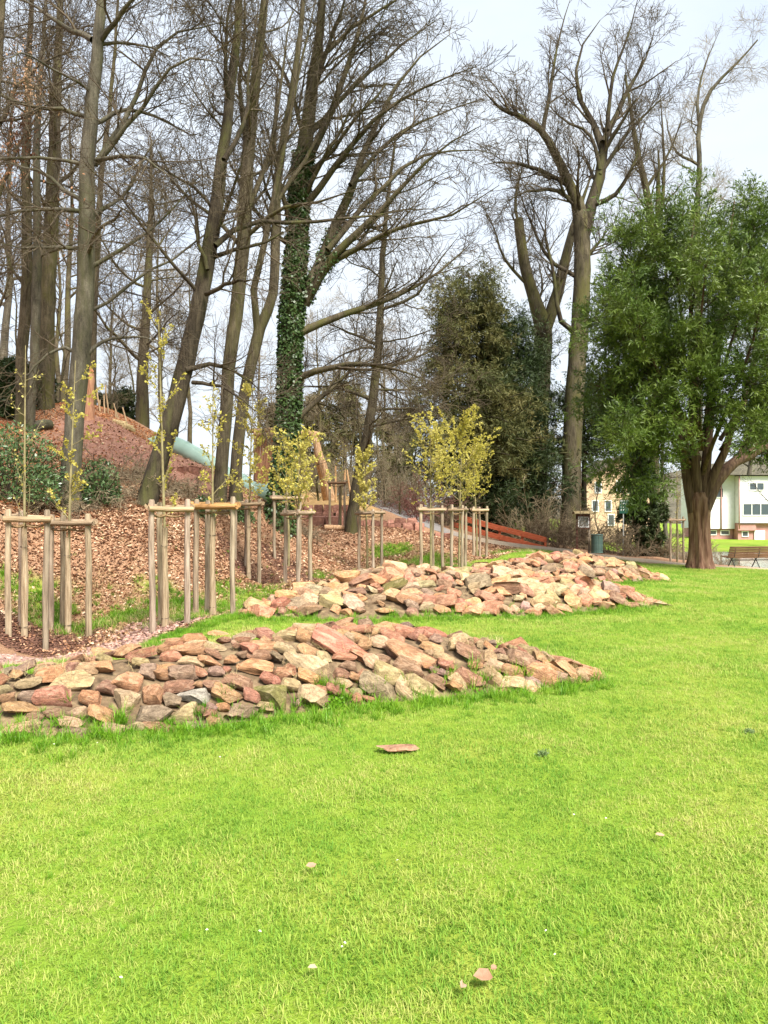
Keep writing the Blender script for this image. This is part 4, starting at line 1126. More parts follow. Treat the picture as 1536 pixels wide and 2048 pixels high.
ivy(root, org, P_, R_, 15000, 0.0, .58, .09, 'ivy', 1, .06)
lp = Q1_[11:]          # guided limbs
for k, nn_ in ((0, 420), (1, 200)):
    ivy(root, org, lp[k], R1_[11 + k], nn_, 0, .25, .085, 'ivy', 5 + k, .04)

# ------------------------------------------------------------------ woodland backdrop: shared meshes, each tree an object
def stock_tree(seed, H, r0, n, L, ang, trop, twig, bark, t0, rtw):
    rs = np.random.RandomState(seed)
    zz = np.linspace(0, H, 9)
    pts = np.stack([np.cumsum(rs.randn(9) * .16), np.cumsum(rs.randn(9) * .16), zz], 1)
    pts[0, :2] = 0; pts[0, 2] = -.5
    P, R = resample(pts, r0 * (1 - 0.9 * (zz / H) ** .9), 16)
    Q1, R1 = kids(P[None], R[None], n[0], t0, .99, ang[0], L[0], 5, trop, .13, .45, .014, rs)
    Q2, R2 = kids(Q1, R1, n[1], .15, 1, ang[1], L[1], 4, trop, .13, .5, rtw * 1.3, rs)
    Q3, R3 = kids(Q2, R2, n[2], .15, 1, ang[2], L[2], 2, trop * .5, .14, .55, rtw, rs)
    v, f = merge([tube_arrays(P[None], R[None], 8), tube_arrays(Q1, R1, 5)])
    a = np_mesh('trunk', v, [f], M[bark])
    v, f = merge([tube_arrays(Q2, R2, 3), tube_arrays(Q3, R3, 3)])
    b = np_mesh('crown', v, [f], M[twig])
    return a, b
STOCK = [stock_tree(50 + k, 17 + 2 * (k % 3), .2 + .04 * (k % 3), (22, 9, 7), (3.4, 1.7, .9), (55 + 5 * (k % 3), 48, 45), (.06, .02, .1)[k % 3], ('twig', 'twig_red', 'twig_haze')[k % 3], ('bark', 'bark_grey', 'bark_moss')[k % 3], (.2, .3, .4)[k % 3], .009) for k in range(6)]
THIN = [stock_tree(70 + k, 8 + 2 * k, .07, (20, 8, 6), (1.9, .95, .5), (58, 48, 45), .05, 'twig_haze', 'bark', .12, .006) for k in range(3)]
def stock(px, d, mesh, scale, label, group, rz=None, name='woodland_tree'):
    x = (px - 768) / FOC * d
    root = thing(name, label, 'tree', (x, d, h1(x, d)), group, rng.uniform(0, 6.28) if rz is None else rz)
    root.scale = (scale,) * 3
    put('trunk', mesh[0], root)
    put('crown', mesh[1], root)
ANCH = [(-60, 'the left picture edge'), (48, 'the mossy-footed slope tree'), (93, 'the thick ivy-sided slope tree'), (165, 'the beech'), (240, 'the pole fence'), (287, 'the flare-footed ridge tree'), (350, 'the leaning tree'), (445, 'the twin trees'), (520, 'the play tower'), (580, 'the ivy-clad tree'), (645, 'the swing frame'), (725, 'the slender leaning tree'), (800, 'the grey path'), (935, 'the olive conifer'), (1020, 'the dark conifer'), (1075, 'the forked tree'), (1145, 'the pollarded tree'), (1246, 'the green sign'), (1290, 'the ivy column'), (1400, 'the yew trunk'), (1480, 'the bench'), (1600, 'the right picture edge')]
_used = {}
def place_label(kind, px, d):
    ax, an = min(ANCH, key=lambda q: abs(q[0] - px))
    far = 'just behind' if d < 34 else 'well behind' if d < 47 else 'far behind' if d < 61 else 'farthest behind'
    side = 'left of' if px < ax - 6 else 'right of' if px > ax + 6 else 'in line with'
    return '%s %s %s, %s the bank' % (kind, side, an, far)
far_lab = 'bare tree in the woodland on the slope at the left'
k = 0
for px, d, s in [(-30, 30, .95), (22, 38, 1.0), (122, 40, .85), (215, 50, .75), (-60, 44, 1.1), (110, 58, .95)]:
    stock(px, d, STOCK[k % 6], s, place_label('tall bare woodland tree', px, d), 'woodland trees on the left slope'); k += 1
mid_lab = 'bare tree in the woodland behind the playground'
for px, d, s in [(330, 44, .7), (385, 56, .75), (520, 52, .7), (640, 58, .7), (760, 60, .72), (800, 48, .6), (830, 62, .65), (690, 70, .7), (450, 66, .75)]:
    stock(px, d, STOCK[(2, 5, 1, 2, 5, 4)[k % 6]], s, place_label('bare woodland tree', px, d), 'woodland trees behind the playground'); k += 1
rt_lab = 'bare tree far behind the yew at the right'
for px, d, s in [(1555, 62, 1.05), (1340, 66, .95), (1430, 97, 1.6), (1620, 70, 1.0), (1505, 99, 1.6), (1010, 60, .72), (960, 75, .8), (1090, 62, .75)]:
    stock(px, d, STOCK[k % 6], s, place_label('distant bare tree', px, d), 'bare trees behind the yew'); k += 1
th_lab = 'thin young bare tree among the undergrowth behind the bank'
for px, d, s in [(600, 33, .75), (640, 35, .8), (730, 34, .8), (770, 36, .9), (800, 33, .6), (830, 40, .8), (700, 40, .9), (240, 30, .5), (345, 30, .7), (260, 34, .8), (225, 29, .55), (20, 26, .7), (120, 28, .6), (560, 40, .9), (780, 48, .9), (980, 40, .7), (1030, 44, .8), (1110, 41, .6), (1200, 44, .7), (1240, 40, .55), (310, 38, .9), (275, 44, 1.0)]:
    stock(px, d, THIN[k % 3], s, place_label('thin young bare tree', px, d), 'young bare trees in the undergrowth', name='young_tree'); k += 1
# ------------------------------------------------------------------ evergreens
M['yew_leaf'] = leaf_mat('yew_leaf', [(0.25, (0.028, 0.055, 0.01)), (0.42, (0.068, 0.115, 0.018)), (0.57, (0.135, 0.19, 0.03)), (0.78, (0.24, 0.29, 0.065))], trans=0.2, wscale=0.7, perobj=0, wmix=0.62, rough=0.45, spec=0.35)
M['dark_conifer'] = leaf_mat('dark_conifer', [(0.3, (0.016, 0.028, 0.01)), (0.5, (0.035, 0.054, 0.017)), (0.75, (0.075, 0.09, 0.028))], trans=0.12, wscale=0.6, perobj=0, rough=0.5)
M['olive_conifer'] = leaf_mat('olive_conifer', [(0.25, (0.03, 0.042, 0.014)), (0.48, (0.085, 0.09, 0.028)), (0.66, (0.18, 0.15, 0.055)), (0.85, (0.29, 0.21, 0.09))], trans=0.15, wscale=0.55, perobj=0, rough=0.6)
M['shrub_leaf'] = leaf_mat('shrub_leaf', [(0.25, (0.03, 0.06, 0.022)), (0.5, (0.075, 0.135, 0.045)), (0.8, (0.18, 0.25, 0.1))], trans=0.15, wscale=1.8, perobj=0, rough=0.35, spec=0.5, wmix=.5)
M['yew_bark'] = noise_mat('yew_bark', [(0.28, (0.06, 0.028, 0.018)), (0.45, (0.17, 0.085, 0.055)), (0.6, (0.27, 0.16, 0.105)), (0.8, (0.36, 0.24, 0.16))], 4.0, (3.2, 3.2, .35), bump=1.0, bscale=9, bdist=.06)

M['yew_limb'] = noise_mat('yew_limb', [(0.3, (.04, .022, .015)), (0.5, (.1, .058, .038)), (0.75, (.17, .11, .07))], 4.0, (3.2, 3.2, .35), bump=.9, bscale=9, bdist=.04)
def yew():
    d = 26.0
    rs = np.random.RandomState(77)
    base = W(1400, 1137, d)
    org = np.array([base[0], base[1], h1(base[0], base[1])])
    root = thing('yew_tree', 'large spreading dark green yew with fluted reddish trunk beside the bench', 'tree', org)
    # fluted trunk
    tp, tr = px_line([(1401, 1150, 60), (1400, 1137, 49), (1400, 1115, 40), (1399, 1080, 36), (1398, 1045, 36), (1397, 1018, 40), (1397, 1000, 38), (1397, 985, 28)], d)
    P, R = resample(tp, tr, 40)
    sides = 40
    tv, tf = tube_arrays(P[None], R[None], sides)
    ctr = np.repeat(P, sides, axis=0)
    a = np.tile(np.arange(sides) * 2 * PI / sides, 40)
    hgt = np.repeat(np.linspace(0, 1, 40), sides)
    flut = 1 + (.22 + .17 * (1 - hgt) ** 3) * (np.abs(np.sin(a * 3.5 + 1.2 * hgt + .4)) - .5) + .06 * np.sin(a * 11 + 3 * hgt)
    tv = ctr + (tv - ctr) * flut[:, None]
    stems = [([(1390, 1025, 30), (1376, 960, 24), (1366, 900, 20), (1345, 830, 17), (1308, 735, 12), (1272, 640, 8), (1240, 560, 4)], .6), ([(1396, 1010, 22), (1390, 920, 19), (1384, 770, 15), (1380, 600, 10), (1385, 480, 6), (1395, 420, 3)], -.5),
             ([(1402, 1010, 24), (1414, 910, 20), (1430, 760, 15), (1448, 560, 10), (1460, 460, 6), (1465, 405, 3)], .4), ([(1408, 1018, 30), (1440, 955, 26), (1475, 920, 23), (1520, 900, 19), (1580, 885, 14), (1660, 840, 7)], .3),
             ([(1408, 1000, 22), (1448, 900, 17), (1500, 760, 13), (1540, 600, 9), (1560, 480, 5), (1565, 420, 3)], -1.5), ([(1394, 1000, 20), (1366, 860, 14), (1338, 680, 10), (1335, 520, 6), (1345, 450, 3)], 1.8), ([(1372, 930, 10), (1330, 862, 8), (1262, 800, 6), (1195, 770, 3)], -.8),
             ([(1366, 890, 9), (1292, 770, 7), (1240, 690, 5), (1200, 590, 3)], .8), ([(1384, 800, 9), (1310, 620, 7), (1262, 530, 4), (1240, 490, 3)], -1.0), ([(1500, 905, 12), (1590, 760, 8), (1640, 620, 4)], 1.5), ([(1398, 900, 10), (1390, 780, 8), (1400, 640, 6), (1420, 500, 3)], -3.5),
             ([(1405, 950, 10), (1440, 850, 8), (1500, 700, 6), (1530, 560, 3)], -3.5), ([(1400, 920, 10), (1350, 800, 8), (1290, 690, 6), (1270, 600, 3)], -3.0), ([(1400, 900, 9), (1420, 760, 7), (1450, 620, 5), (1480, 470, 3)], 3.5), ([(1395, 920, 9), (1340, 780, 7), (1300, 600, 4)], 3.5), ([(1440, 880, 9), (1540, 720, 7), (1610, 580, 4), (1640, 500, 3)], -.5),
             ([(1430, 780, 8), (1480, 620, 6), (1500, 500, 4), (1510, 430, 3)], -1.8), ([(1380, 700, 8), (1350, 560, 6), (1320, 490, 4), (1300, 460, 3)], -1.5), ([(1365, 900, 6), (1330, 900, 5), (1290, 905, 4), (1260, 940, 2)], -1.5), ([(1440, 900, 6), (1470, 860, 5), (1530, 820, 3)], -2.5), ([(1385, 930, 7), (1350, 880, 5), (1300, 850, 4), (1240, 850, 2)], -2.2), ([(1405, 900, 7), (1400, 820, 5), (1390, 760, 3)], -2.6), ([(1480, 915, 7), (1510, 850, 5), (1560, 820, 3)], 1.8), ([(1380, 920, 7), (1320, 850, 5), (1250, 760, 3)], 2.5), ([(1360, 850, 7), (1280, 700, 5), (1220, 640, 3)], -2)]
    SP, SR = [], []
    for ln, ds in stems:
        q, r_ = px_line(ln, d, ds)
        q, r_ = resample(q, r_, 12)
        q[1:] += rs.randn(11, 3) * .04
        SP.append(q); SR.append(r_)
    SP, SR = np.array(SP), np.array(SR)
    put('trunk', np_mesh('trunk', tv - org, [tf], M['yew_bark']), root)
    v, f = tube_arrays(SP, SR * np.linspace(1, .8, 12), 8)
    put('limbs', np_mesh('limbs', v - org, [f], M['yew_limb']), root)
    Q1, R1 = kids(SP, SR, 15, .4, 1, 55, 1.6, 6, .04, .14, .5, .012, rs, shrink=.3)
    Q2, R2 = kids(Q1, R1, 10, .1, 1, 50, .85, 4, .05, .13, .5, .007, rs, shrink=.3)
    Q3, R3 = kids(Q2, R2, 5, .1, 1, 48, .4, 3, .03, .13, .5, .005, rs, shrink=.2)
    v, f = merge([tube_arrays(Q1, R1, 4), tube_arrays(Q2, R2, 3)])
    put('branches', np_mesh('branches', v - org, [f], M['bark_dark']), root)
    lv = merge([leaflets(Q3, 10, .16, .03, rs, spread=.65), leaflets(Q2, 11, .16, .03, rs, spread=.65)])
    put('crown', np_mesh('crown', lv[0] - org, [lv[1]], M['yew_leaf'], smooth=False), root)
yew()

def conifer(name, label, px, d, py_top, rad_px, mat, seed, nb=70, cone=1.0, group=None, droop=-.03, lean=0.0, dens=1.0, low=.03, bark='bark_dark', py_base=None, lf=(.17, .045)):
    rs = np.random.RandomState(seed)
    x = (px - 768) / FOC * d
    z0 = h1(x, d)
    org = np.array([x, d, z0])
    zt = EYE - (py_top - HZ) / FOC * d
    Rm = rad_px * d / FOC
    P, R = resample(np.array([[x, d, z0 - .4], [x + lean * .4, d, z0 + (zt - z0) * .5], [x + lean, d, zt]]), np.array([.2, .12, .02]) * (zt - z0) / 9, 20)
    root = thing(name, label, 'tree', org, group)
    tv, tf = tube_arrays(P[None], R[None], 8)
    Q1, R1 = kids(P[None], R[None], nb, low, .99, 80, Rm * 1.05, 6, droop, .09, .35, .012, rs, shrink=.85 * cone)
    v, f = merge([(tv, tf), tube_arrays(Q1, R1, 4)])
    put('trunk', np_mesh('trunk', v - org, [f], M[bark]), root)
    Q2, R2 = kids(Q1, R1, 11, .1, 1, 52, Rm * .36, 4, droop, .12, .5, .006, rs, shrink=.5)
    Q3, R3 = kids(Q2, R2, 4, .1, 1, 45, Rm * .16, 2, droop * 2, .12, .5, .005, rs, shrink=.2)
    lv = merge([leaflets(Q3, int(9 * dens), lf[0], lf[1], rs, droop=.15), leaflets(Q2, int(8 * dens), lf[0], lf[1], rs, droop=.1)])
    put('crown', np_mesh('crown', lv[0] - org, [lv[1]], M[mat], smooth=False), root)
    return root
conifer('conifer_tree', 'olive-brown drooping conifer behind the yellow-leaved saplings', 938, 38.5, 560, 168, 'olive_conifer', 201, 125, .9, droop=-.08, dens=1.6, lf=(.24, .042), low=.16)
conifer('conifer_tree', 'dark green bushy conifer right of the olive-brown conifer', 1020, 39.6, 650, 150, 'dark_conifer', 202, 110, .85, droop=-.08, dens=1.6, lf=(.24, .038), low=.14)
conifer('conifer_tree', 'low dark conifer standing close behind the red plank fence', 985, 40.0, 850, 105, 'dark_conifer', 203, 80, .6, droop=-.06, dens=1.6, lf=(.22, .03))
conifer('conifer_tree', 'dark evergreen filling the gap right of the pollarded tree', 1168, 42, 760, 95, 'dark_conifer', 204, 60, .4, dens=.8, lf=(.22, .05), low=.55, droop=-.05)
conifer('conifer_tree', 'narrow dark ivy-covered evergreen column left of the yew trunk', 1288, 36.5, 830, 42, 'dark_conifer', 205, 80, .35, lf=(.2, .06))
conifer('conifer_tree', 'small dark conifer on the ridge under the left slope trees', 22, 24, 735, 55, 'dark_conifer', 206, 50, .6, lf=(.16, .05))
conifer('conifer_tree', 'small dark conifer between the two leftmost slope trunks', 82, 26.5, 760, 40, 'dark_conifer', 207, 45, .6, lf=(.16, .05))
for px, d, top, r, s in [(620, 60, 800, 60, 210), (690, 64, 770, 70, 211), (560, 58, 820, 50, 212), (790, 62, 830, 60, 213)]:
    conifer('backdrop_conifer', place_label('grey-green conifer', px, d), px, d, top, r, 'olive_conifer', s, 45, .7, 'conifers behind the playground', dens=.6, lf=(.4, .12))
conifer('backdrop_conifer', 'dark conifer on the slope behind the pole fence', 235, 31, 790, 45, 'dark_conifer', 215, 45, .6, dens=.7)

# ------------------------------------------------------------------ shrubs
def leafy_shrub(name, label, px, py, d, rx, rz, n, size, mat, seed, group=None):
    rs = np.random.RandomState(seed)
    c = W(px, py, d)
    z0 = h1(c[0], c[1])
    org = np.array([c[0], c[1], z0])
    root = thing(name, label, 'shrub', org, group)
    # stems
    k = 16
    P0 = np.tile(np.array([[0, 0, -.1], [0, 0, rz]]), (1, 1, 1))
    st = np.zeros((k, 6, 3)); dr = unit(np.stack([rs.randn(k), rs.randn(k), 1.2 + rs.rand(k)], 1))
    for s in range(6):
        st[:, s] = dr * (s / 5 * rz * 1.2) * np.array([rx / rz, rx / rz, 1])
    tv, tf = tube_arrays(st, np.tile(np.linspace(.022, .008, 6), (k, 1)), 5)
    put('stems', np_mesh('stems', tv, [tf], M['bark_dark']), root)
    q = unit(rs.randn(n, 3)); q[:, 2] = np.abs(q[:, 2])
    rr = (.45 + .55 * rs.rand(n) ** .5) * (.75 + .5 * vnoise(q[:, 0] * 2.2 + seed, q[:, 1] * 2.2 + q[:, 2] * 2, 2))
    p = q * rr[:, None] * np.array([rx, rx * .8, rz * 1.1])
    ax = unit(q + .8 * rs.randn(n, 3) + np.array([0, 0, -.2]))
    s = unit(np.cross(ax, rs.randn(n, 3)))
    l = (size * (.7 + .6 * rs.rand(n)))[:, None]
    V = np.stack([p, p + ax * l * .5 - s * l * .2, p + ax * l, p + ax * l * .5 + s * l * .2], 1).reshape(-1, 3)
    put('foliage', np_mesh('foliage', V, [(np.arange(n) * 4)[:, None] + np.arange(4)], M[mat], smooth=False), root)
leafy_shrub('evergreen_shrub', 'rounded glossy green shrub at the left picture edge', 20, 1010, 15.2, 1.05, 1.3, 5200, .085, 'shrub_leaf', 1)
leafy_shrub('evergreen_shrub', 'smaller dark green shrub right of the beech foot', 198, 985, 16.4, .5, .8, 2200, .08, 'shrub_leaf', 2)
leafy_shrub('evergreen_shrub', 'low green shrub behind the fourth stake frame', 405, 1000, 17.5, .28, .4, 700, .08, 'shrub_leaf', 3)
leafy_shrub('evergreen_shrub', 'low green shrub left of the slide outlet', 478, 1000, 20.5, .4, .5, 800, .09, 'shrub_leaf', 4)

def twig_shrub(name, label, px, d, h, spread, nst, mat, seed, group=None, n2=7, n3=6, arch=-.05, rt=.005, dy=0.0):
    rs = np.random.RandomState(seed)
    x = (px - 768) / FOC * d
    org = np.array([x, d, h1(x, d)])
    dr = unit(np.stack([rs.randn(nst) * spread, rs.randn(nst) * spread, np.full(nst, 1.0)], 1))
    st = np.zeros((nst, 7, 3))
    st[:, 0, :2] = rs.randn(nst, 2) * .15 * spread * h
    st[:, 0, 2] = -.05
    ln = h * (.5 + .7 * rs.rand(nst))
    dd_ = dr.copy()
    for s in range(6):
        dd_ = unit(dd_ + np.array([0, 0, arch]) + .1 * rs.randn(nst, 3))
        st[:, s + 1] = st[:, s] + dd_ * (ln / 6)[:, None]
    R = np.tile(np.linspace(.016, .006, 7), (nst, 1)) * (h / 2) ** .3
    Q2, R2 = kids(st, R, n2, .2, 1, 45, h * .35, 4, arch * .3, .14, .6, rt * 1.3, rs)
    Q3, R3 = kids(Q2, R2, n3, .1, 1, 45, h * .16, 2, 0, .15, .6, rt, rs)
    v, f = merge([tube_arrays(st, R, 5), tube_arrays(Q2, R2, 3), tube_arrays(Q3, R3, 3)])
    root = thing(name, label, 'shrub', org, group)
    put('branches', np_mesh('branches', v, [f], M[mat]), root)
    return root
M['twig_crimson'] = noise_mat('twig_crimson', [(0.3, (0.09, 0.035, 0.03)), (0.7, (0.2, 0.085, 0.07))], 2, rough=.9)
M['dry_brush'] = noise_mat('dry_brush', [(0.3, (0.12, 0.09, 0.055)), (0.7, (0.29, 0.225, 0.145))], 2, rough=.9)
brush = 'tangle of dry brown brambles along the top of the leafy bank'
for i, (px, d, h, s) in enumerate([(110, 15.8, .9, .9), (170, 16.2, .8, 1.0), (235, 16.6, .9, 1.0), (290, 16.9, .8, .9), (60, 15.6, .8, .9), (330, 17.6, .8, .9), (375, 18.2, .8, 1.0), (430, 19.0, .7, 1.0), (610, 24.5, .8, .9), (210, 17.8, 1.0, .9), (270, 18.5, .9, .9), (140, 17.2, 1.0, .9)]):
    twig_shrub('bramble', place_label('dry brown bramble tangle', px, d).replace(', just behind the bank', ', bank top'), px, d, h, s, 20, 'dry_brush', 300 + i, 'brambles on the bank', arch=-.14, n3=5)
for i, (px, d, h, lab, m_) in enumerate([(838, 33.5, 2.2, 'dark crimson-twigged shrub beside the grey path', 'twig_crimson'), (815, 35.5, 2.6, 'dense grey-brown twiggy shrub left of the crimson shrub', 'twig_haze'), (760, 36.5, 2.8, 'broad grey twiggy shrub behind the slender leaning tree', 'twig_haze'), (1120, 35.4, 2.4, 'brown twiggy shrub at the foot of the pollarded tree', 'twig_red'), (1085, 36.6, 2.0, 'pale brown twiggy shrub behind the low end of the red fence', 'dry_brush'),
        (1215, 37, 1.9, 'arching bare shrub behind the litter bin', 'dry_brush'), (1265, 35.4, 1.9, 'arching bare shrub at the foot of the ivy column', 'dry_brush'), (1325, 36.5, 1.6, 'dry brown shrub behind the far right stake frame', 'dry_brush'), (1180, 38, 2.0, 'tall brown twiggy shrub behind the notice board', 'twig_red'), (700, 46, 3.5, 'wide brown thicket in the gap behind the steps', 'twig_haze'), (620, 44, 3.2, 'wide brown thicket left of the gap behind the steps', 'twig_haze'), (880, 35.5, 2.0, 'brown twiggy shrub at the upper end of the red fence', 'twig_red'), (1440, 45, 1.8, 'dry reeds and twigs on the pond bank right of the yew trunk', 'dry_brush'), (1385, 40, 1.6, 'dry brown twigs on the pond bank behind the yew trunk', 'dry_brush'),
        (1060, 36.0, 2.8, 'loose arching bare shrub in front of the dark conifers', 'twig_pale'), (660, 38, 2.6, 'brown brush behind the leaning playground log', 'twig_haze'), (590, 37, 2.4, 'brown brush behind the swing beam', 'twig_haze')]):
    twig_shrub('bare_shrub', lab, px, d, h, .75, 28, m_, 340 + i, 'bare shrubs', arch=-.03 if m_ != 'dry_brush' else -.1, rt=.008, n3=4)

# withered orange leaves still hanging on the edge tree
rsw = np.random.RandomState(5)
for i, (px, py, d, n) in enumerate([(38, 262, 18.5, 420), (58, 170, 18.7, 380), (10, 330, 18.4, 200), (150, 440, 16.2, 60)]):
    c = W(px, py, d)
    p = rsw.randn(n, 3) * np.array([.18, .3, .42])
    a = unit(rsw.randn(n, 3) + np.array([0, 0, -1])); s = unit(np.cross(a, rsw.randn(n, 3)))
    V = np.stack([p, p + a * .04 - s * .02, p + a * .085, p + a * .04 + s * .02], 1).reshape(-1, 3)
    k_ = 10
    st = np.zeros((k_, 4, 3)); dr = unit(rsw.randn(k_, 3))
    for q in range(4): st[:, q] = dr * q * .18
    root = thing('withered_branch', ['withered orange leaves hanging low at the upper left edge', 'withered orange leaves hanging highest at the upper left edge', 'few withered leaves at the very left edge below the others', 'small withered leaf cluster against the beech trunk'][i], 'branch', c, 'withered leaf clusters')
    tv, tf = tube_arrays(st, np.full((k_, 4), .005), 3)
    put('twigs', np_mesh('twigs', tv, [tf], M['twig']), root)
    put('leaves', np_mesh('leaves', V, [(np.arange(n) * 4)[:, None] + np.arange(4)], M['dead_leaf'], smooth=False), root)
# ------------------------------------------------------------------ staked saplings
def wood(name, a, b, c_, rnd=.12, stretch=(6, 6, .5), scale=4, bump=.4):
    return noise_mat(name, [(0.34, a), (0.5, b), (0.64, c_)], scale, stretch, bump=.9, bscale=8, bdist=.02, rnd=rnd, objcol=True, rough=.85)
M['post'] = wood('post_wood', (.16, .12, .085), (.3, .235, .17), (.4, .33, .25))
M['post_h'] = noise_mat('post_wood_rail', [(0.3, (.17, .12, .08)), (0.5, (.32, .24, .165)), (0.72, (.43, .34, .24))], 4, (.5, 6, 6), bump=.9, bscale=9, bdist=.02, rnd=.12, objcol=True)
M['reed'] = noise_mat('reed_mat', [(0.3, (.16, .11, .06)), (0.5, (.36, .27, .17)), (0.7, (.5, .4, .27))], 5, (14, 14, .6), bump=.9, bscale=10, bdist=.015, coord='Object')
M['rope'] = noise_mat('coir_rope', [(0.3, (.13, .085, .045)), (0.7, (.3, .2, .1))], 30)
M['wire'] = noise_mat('wire', [(0.3, (.05, .035, .03)), (0.7, (.1, .08, .06))], 20)
M['sap_bark'] = noise_mat('sapling_bark', [(0.3, (.15, .12, .06)), (0.7, (.3, .26, .13))], 8)
M['sap_leaf'] = leaf_mat('sapling_leaf', [(0.25, (.36, .32, .05)), (0.5, (.54, .48, .1)), (0.75, (.7, .64, .24))], trans=.42, wscale=2, perobj=.2)

def post_mesh(h, r, seed):
    rr = random.Random(seed)
    n = 8
    pts = np.array([[.006 * math.sin(i * 1.3 + seed), .006 * math.cos(i * 1.1 + seed), -.25 + (h + .25) * i / (n - 1)] for i in range(n)])
    g = Geo()
    rad = np.array([r * (1.06 - .1 * i / (n - 1) + .02 * rr.uniform(-1, 1)) for i in range(n)])
    pts = np.vstack([pts, pts[-1] + [0, 0, .025]])
    rad = np.append(rad, rad[-1] * .72)
    g.tube(pts, rad, 12)
    return g

def sapling(label, px_stem, d, py_top, crown, nleaf, seed, wrap=None, lean=0.0, group='staked saplings', wid=.45, nb=22, ls=.035):
    rs = np.random.RandomState(seed)
    x = (px_stem - 768) / FOC * d
    z0 = h1(x, d)
    org = np.array([x, d, z0])
    zt = EYE - (py_top - HZ) / FOC * d - z0
    root = thing('sapling', label, 'sapling', org, group)
    P, R = resample(np.array([[0, 0, -.1], [.01, 0, .8], [lean * .3, 0, zt * .5], [lean, .03, zt]]), np.array([.03, .027, .02, .006]) * (d / 14) ** .3, 24)
    tv, tf = tube_arrays(P[None], R[None], 8)
    c0, c1 = crown
    Q1, R1 = kids(P[None], R[None], nb, c0 / zt, min(c1 / zt, .98), 48, wid * 1.7, 6, .1, .12, .5, .005, rs, shrink=.45)
    put('trunk', np_mesh('trunk', tv, [tf], M['sap_bark']), root)
    Q2, R2 = kids(Q1, R1, 6, .15, 1, 45, wid * .5, 3, .06, .12, .6, .0035, rs)
    v, f = merge([tube_arrays(Q1, R1, 4), tube_arrays(Q2, R2, 3)])
    put('branches', np_mesh('branches', v, [f], M['sap_bark']), root)
    per = max(1, int(nleaf / (len(Q2) + len(Q1))))
    lv = merge([leaflets(Q2, per, ls * 1.2, ls, rs), leaflets(Q1, per, ls * 1.2, ls, rs, t0=.3)])
    put('leaves', np_mesh('leaves', lv[0], [lv[1]], M['sap_leaf'], smooth=False), root)
    if wrap:
        g = Geo()
        n = 12
        zz = np.linspace(0, wrap, n)
        sides = 18
        pp = np.stack([.004 * np.sin(zz * 4 + seed), 0 * zz, zz], 1)
        tv, tf = tube_arrays(pp[None], (.052 + .005 * np.sin(zz * 5 + seed) - .012 * (zz / wrap))[None], sides)
        ctr = np.repeat(pp, sides, 0)
        tv = ctr + (tv - ctr) * (1 + .09 * (np.tile(np.arange(sides) % 2, n) - .5))[:, None]
        w_ = put('reed_wrap', np_mesh('reed_wrap', tv, [tf], M['reed'], smooth=True, sharp=25), root)
        for zz_ in (wrap * .1, wrap * .82):
            a = np.linspace(0, 2 * PI, 17)
            q = np.stack([.056 * np.cos(a), .056 * np.sin(a), zz_ + .01 * np.sin(a)], 1)
            gg = Geo().tube(q, .004, 5, caps=False)
            put('wire_tie', gg.mesh('wire_tie', M['wire']), w_)
    return root

def stakes(label, posts, yc, seed, tint=None, group='timber stake frames round saplings', rail_r=.042, stem=None, over=.09):
    """posts: three (px, depth); rails join their tops at photograph row yc"""
    rr = random.Random(seed)
    pw = np.array([[(px - 768) / FOC * d, d] for px, d in posts])
    zc = EYE - (yc - HZ) / FOC * np.mean([d for _, d in posts])
    c = pw.mean(0)
    org = np.array([c[0], c[1], h1(c[0], c[1])])
    root = thing('stake_frame', label, 'tree stakes', org, group)
    tops = []
    for i, (x, y) in enumerate(pw):
        z = h1(x, y)
        g = post_mesh(zc + over + rr.uniform(-.02, .05) - z, .043 + rr.uniform(-.003, .004), seed * 3 + i)
        o = put('post', g.mesh('post', M['post'], True, 40), root, (x - org[0], y - org[1], z - org[2]), (rr.uniform(-.012, .012), rr.uniform(-.012, .012), rr.uniform(0, 6)))
        k = rr.uniform(.82, 1.15)
        o.color = (k, k * rr.uniform(.94, 1.0), k * rr.uniform(.86, 1.0), 1)
        tops.append(np.array([x, y, zc]))
    tops = np.array(tops)
    ctr = tops.mean(0)
    for i in range(3):
        a, b = tops[i], tops[(i + 1) % 3]
        u = unit(b - a)
        out = unit(((a + b) / 2 - ctr) * np.array([1, 1, 0]))
        L = np.linalg.norm(b - a) + .14
        mid = (a + b) / 2 + out * .068 + np.array([0, 0, (-.012, .012, .03)[i]])
        n = 6
        pts = np.array([[(t_ - .5) * L, .004 * math.sin(t_ * 5 + i), .003 * math.cos(t_ * 7)] for t_ in np.linspace(0, 1, n)])
        g = Geo().tube(pts, rail_r * rr.uniform(.92, 1.06), 12)
        o = put('rail', g.mesh('rail', M['post_h'], True, 50), root, mid - org, (0, rr.uniform(-.015, .015), math.atan2(u[1], u[0])))
        k = rr.uniform(.85, 1.2)
        o.color = (k, k * .95, k * rr.uniform(.8, .95), 1) if tint is None else tint
    if stem is not None:               # rope from the posts to the stem
        sx = (stem[0] - 768) / FOC * stem[1]
        s3 = np.array([sx, stem[1], zc - .1])
        for i in range(3):
            a = tops[i] - np.array([0, 0, .09])
            q = np.array([a * (1 - t_) + s3 * t_ - np.array([0, 0, .03 * math.sin(PI * t_)]) for t_ in np.linspace(0, 1, 7)])
            put('rope', Geo().tube(q - org, .015, 6).mesh('rope', M['rope'], True), root)
